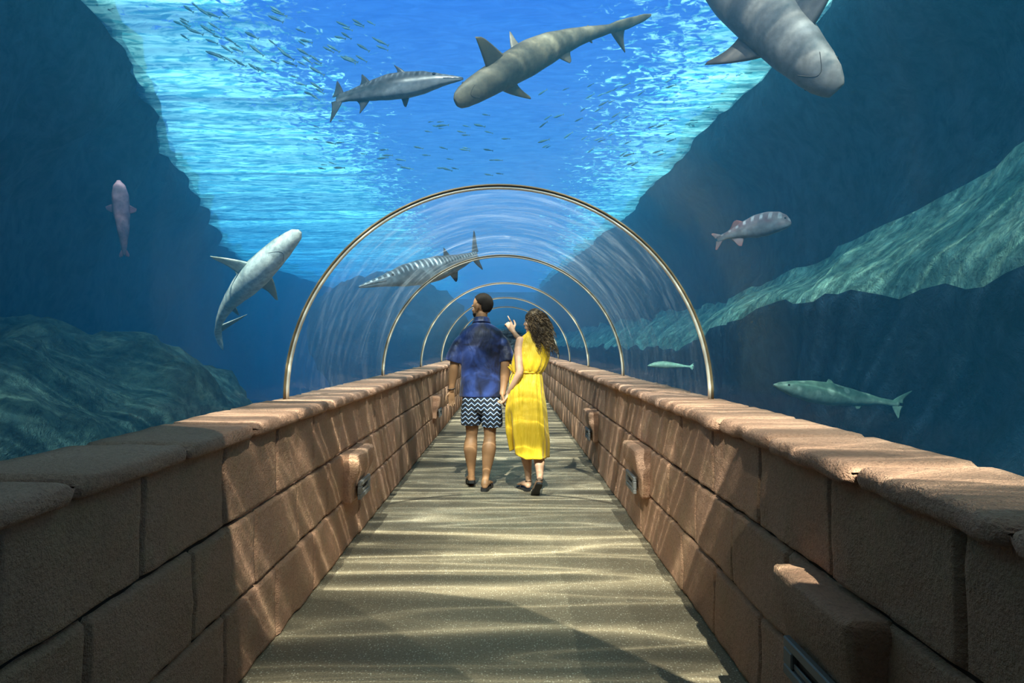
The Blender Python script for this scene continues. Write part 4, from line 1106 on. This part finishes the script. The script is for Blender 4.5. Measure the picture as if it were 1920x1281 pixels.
dr = link('dress', bm, M_dress, wom)
sdm = dr.modifiers.new('t', 'SOLIDIFY'); sdm.thickness = .003
bm = bmesh.new()
loft_body(bm, [(1.070, -.004, 0, .122, .094), (1.10, .0, 0, .144, .112), (1.15, .012, 0, .160, .122), (1.22, .030, 0, .166, .122), (1.29, .042, -.002, .158, .112), (1.35, .048, -.004, .138, .096), (1.40, .050, -.004, .108, .076), (1.435, .052, -.002, .070, .062), (1.455, .054, 0, .054, .056)], 72, 6, dfold)
bo = link('bodice', bm, M_dress, dr); remesh(bo, 0.006, 1)
bm = bmesh.new()
pts = [(-.004 + .131 * math.cos(a), .104 * math.sin(a), 1.085 + .002 * math.sin(3 * a)) for a in [R(k) for k in range(0, 361, 10)]]
tube(bm, pts, [(.006, .011)] * len(pts), 8, 1, ref=(0, 0, 1)); link('waist_tie', bm, M_dress, dr)
bm = bmesh.new()
for ex, ez in ((-.178, 1.135), (-.160, 1.155)):
    tube(bm, [(-.135, -.02, 1.09), ((-.135 + ex) / 2 - .012, -.03, 1.125), (ex, -.03, ez), (ex + .02, -.028, 1.11), (-.137, -.02, 1.085)], [.0045] * 5, 6, 4)
tube(bm, [(-.137, -.02, 1.085), (-.160, -.025, 1.04), (-.165, -.028, .99)], [.0045, .0045, .003], 6, 4)
link('bow', bm, M_dress, dr)
# hair
bm = bmesh.new()
ball(bm, WH + Vector((.006, -.014, .024)), (.083, .090, .093), None, 24, 16)
ball(bm, WH + Vector((.024, -.030, -.010)), (.074, .080, .085), None, 24, 16)
core = [Vector(p) for p in ((.075, -.045, 1.54), (.098, -.062, 1.46), (.122, -.074, 1.39), (.148, -.080, 1.335))]
tube(bm, core, [(.070, .052), (.070, .045), (.050, .035), (.022, .018)], 16, 4)
corep = catmull(core, 8)
rnd = random.Random(21)
for i in range(1050):
    if i < 600:
        while True:
            d = (Vector((rnd.gauss(0, 1), rnd.gauss(0, 1), rnd.gauss(0, 1))).normalized() + Vector((-.15, -.1, .55))).normalized()
            if d.z > -0.5 and (d.x > -0.72 or d.z > 0.35) and not (d.x < -.3 and d.y > .2 and d.z < .4): break
        root = WH + Vector((.008, -.016, .018)) + Vector((d.x * .082, d.y * .088, d.z * .090))
        ln_ = rnd.uniform(.07, .19) * (0.75 + 0.35 * min(1, max(0.0, d.x + .35)))
        out = Vector((d.x * .8, d.y * .7, max(0, d.z) * .3)) * 0.75
    else:
        c = corep[rnd.randrange(2, len(corep))]; aa = rnd.uniform(0, 2 * math.pi)
        d = Vector((math.cos(aa), math.sin(aa), 0))
        root = c + Vector((d.x * .060, d.y * .038, rnd.uniform(-.01, .02)))
        ln_ = rnd.uniform(.05, .13)
        out = Vector((d.x * .55, d.y * .5, 0))
    tgt = Vector((.085 + .03 * d.x, -.03, 0))
    pts = []; K = int(12 + ln_ * 130)
    hr_ = rnd.uniform(.006, .011); ph = rnd.uniform(0, 6.28); tw = rnd.uniform(7, 10)
    for k in range(K):
        u = k / (K - 1)
        c = root + out * (.034 * math.sin(min(1, u * 1.6) * 1.57)) + tgt * u * (ln_ / .25) + Vector((0, 0, -ln_ * u * (0.35 + 0.65 * u)))
        a = ph + u * ln_ / .25 * tw * 2.8
        e_ = min(1, u * 5)
        pts.append(c + Vector((math.cos(a), math.sin(a), .3 * math.sin(a * 1.3))) * hr_ * e_)
    rr_ = rnd.uniform(.0020, .0034)
    rings = []
    for k in range(len(pts)):
        t = (pts[min(k + 1, len(pts) - 1)] - pts[max(k - 1, 0)]).normalized(); b_ = t.orthogonal().normalized(); a_ = t.cross(b_)
        r__ = rr_ * (1 - .5 * k / len(pts))
        rings.append([pts[k] + (a_ * math.cos(q * 2.094) + b_ * math.sin(q * 2.094)) * r__ for q in range(3)])
    skin_rings(bm, rings)
wh = link('hair', bm, M_curl, wom)
# sandals
bm = bmesh.new()
hl = Vector((.094, -.245, .135)); to = Vector((.055, -.105, .006)); d = (to - hl).normalized(); L_ = .235
upv = Vector((0, .70, .55)); upv = (upv - d * upv.dot(d)).normalized(); sd = d.cross(upv)
prof_ = [(-.012, 0), (-.008, .022), (.03, .029), (.09, .027), (.145, .037), (.185, .034), (.205, .018), (.21, 0)]
def sole(bm, hl, d, sd, upv, th=.018):
    out = [(x, y) for x, y in prof_] + [(x, -y) for x, y in reversed(prof_[1:-1])]
    out = [(q.x, q.y) for q in catmull([Vector((x, y, 0)) for x, y in out] + [Vector((out[0][0], out[0][1], 0))], 4)[:-1]]
    lo_ = [bm.verts.new(hl + d * x + sd * y - upv * th) for x, y in out]; hi_ = [bm.verts.new(hl + d * x + sd * y) for x, y in out]
    k = len(out); bm.faces.new(lo_); bm.faces.new(hi_)
    for i in range(k): bm.faces.new((lo_[i], lo_[(i + 1) % k], hi_[(i + 1) % k], hi_[i]))
    bmesh.ops.recalc_face_normals(bm, faces=bm.faces)
sole(bm, hl, d, sd, upv)
s1 = link('sandal', bm, M_black, wom, smooth=False)
def ankle(par, c, rad, tilt=0):
    b2 = bmesh.new()
    pts = [Vector(c) + Vector((rad * math.cos(a), rad * 1.15 * math.sin(a), tilt * math.sin(a))) for a in [R(k) for k in range(0, 361, 20)]]
    tube(b2, pts, [.0035] * len(pts), 6, 1, ref=(0, 0, 1)); link('ankle_strap', b2, M_strap, par)
ankle(s1, (.097, -.208, .160), .027, .006)
bm = bmesh.new(); hl = Vector((.004, .045, .020)); d = (Vector((-.075, .22, .016)) - hl).normalized(); sole(bm, hl, d, d.cross(Vector((0, 0, 1))), Vector((0, 0, 1)))
s2 = link('sandal', bm, M_black, wom, smooth=False); ankle(s2, (.008, .072, .088), .029, -.006)
b2 = bmesh.new(); pts = [hl + d * .10 + d.cross(Vector((0, 0, 1))) * .034 * math.cos(a) + Vector((0, 0, .045 * math.sin(a))) for a in [R(k) for k in range(0, 181, 20)]]
tube(b2, pts, [.004] * len(pts), 6, 1, ref=d); link('toe_strap', b2, M_strap, s2)
bm = bmesh.new()
hd = Vector((-.48, .02, .87)).normalized(); fb = Vector((-.132, .40, 1.462)) + hd * .10 + Vector((.87, 0, .48)).normalized() * .0245
pts = [fb + Vector((.87, 0, .48)) * .0098 * math.cos(a) + Vector((0, 1, 0)) * .0098 * math.sin(a) for a in [R(k) for k in range(0, 361, 30)]]
tube(bm, pts, [.002] * len(pts), 6, 1); rg = link('ring', bm, M_strap, wom); rg['label'] = 'dark ring on the pointing finger'
tag(wom, 'woman with long curly hair in a sleeveless yellow dress, pointing', 'person')
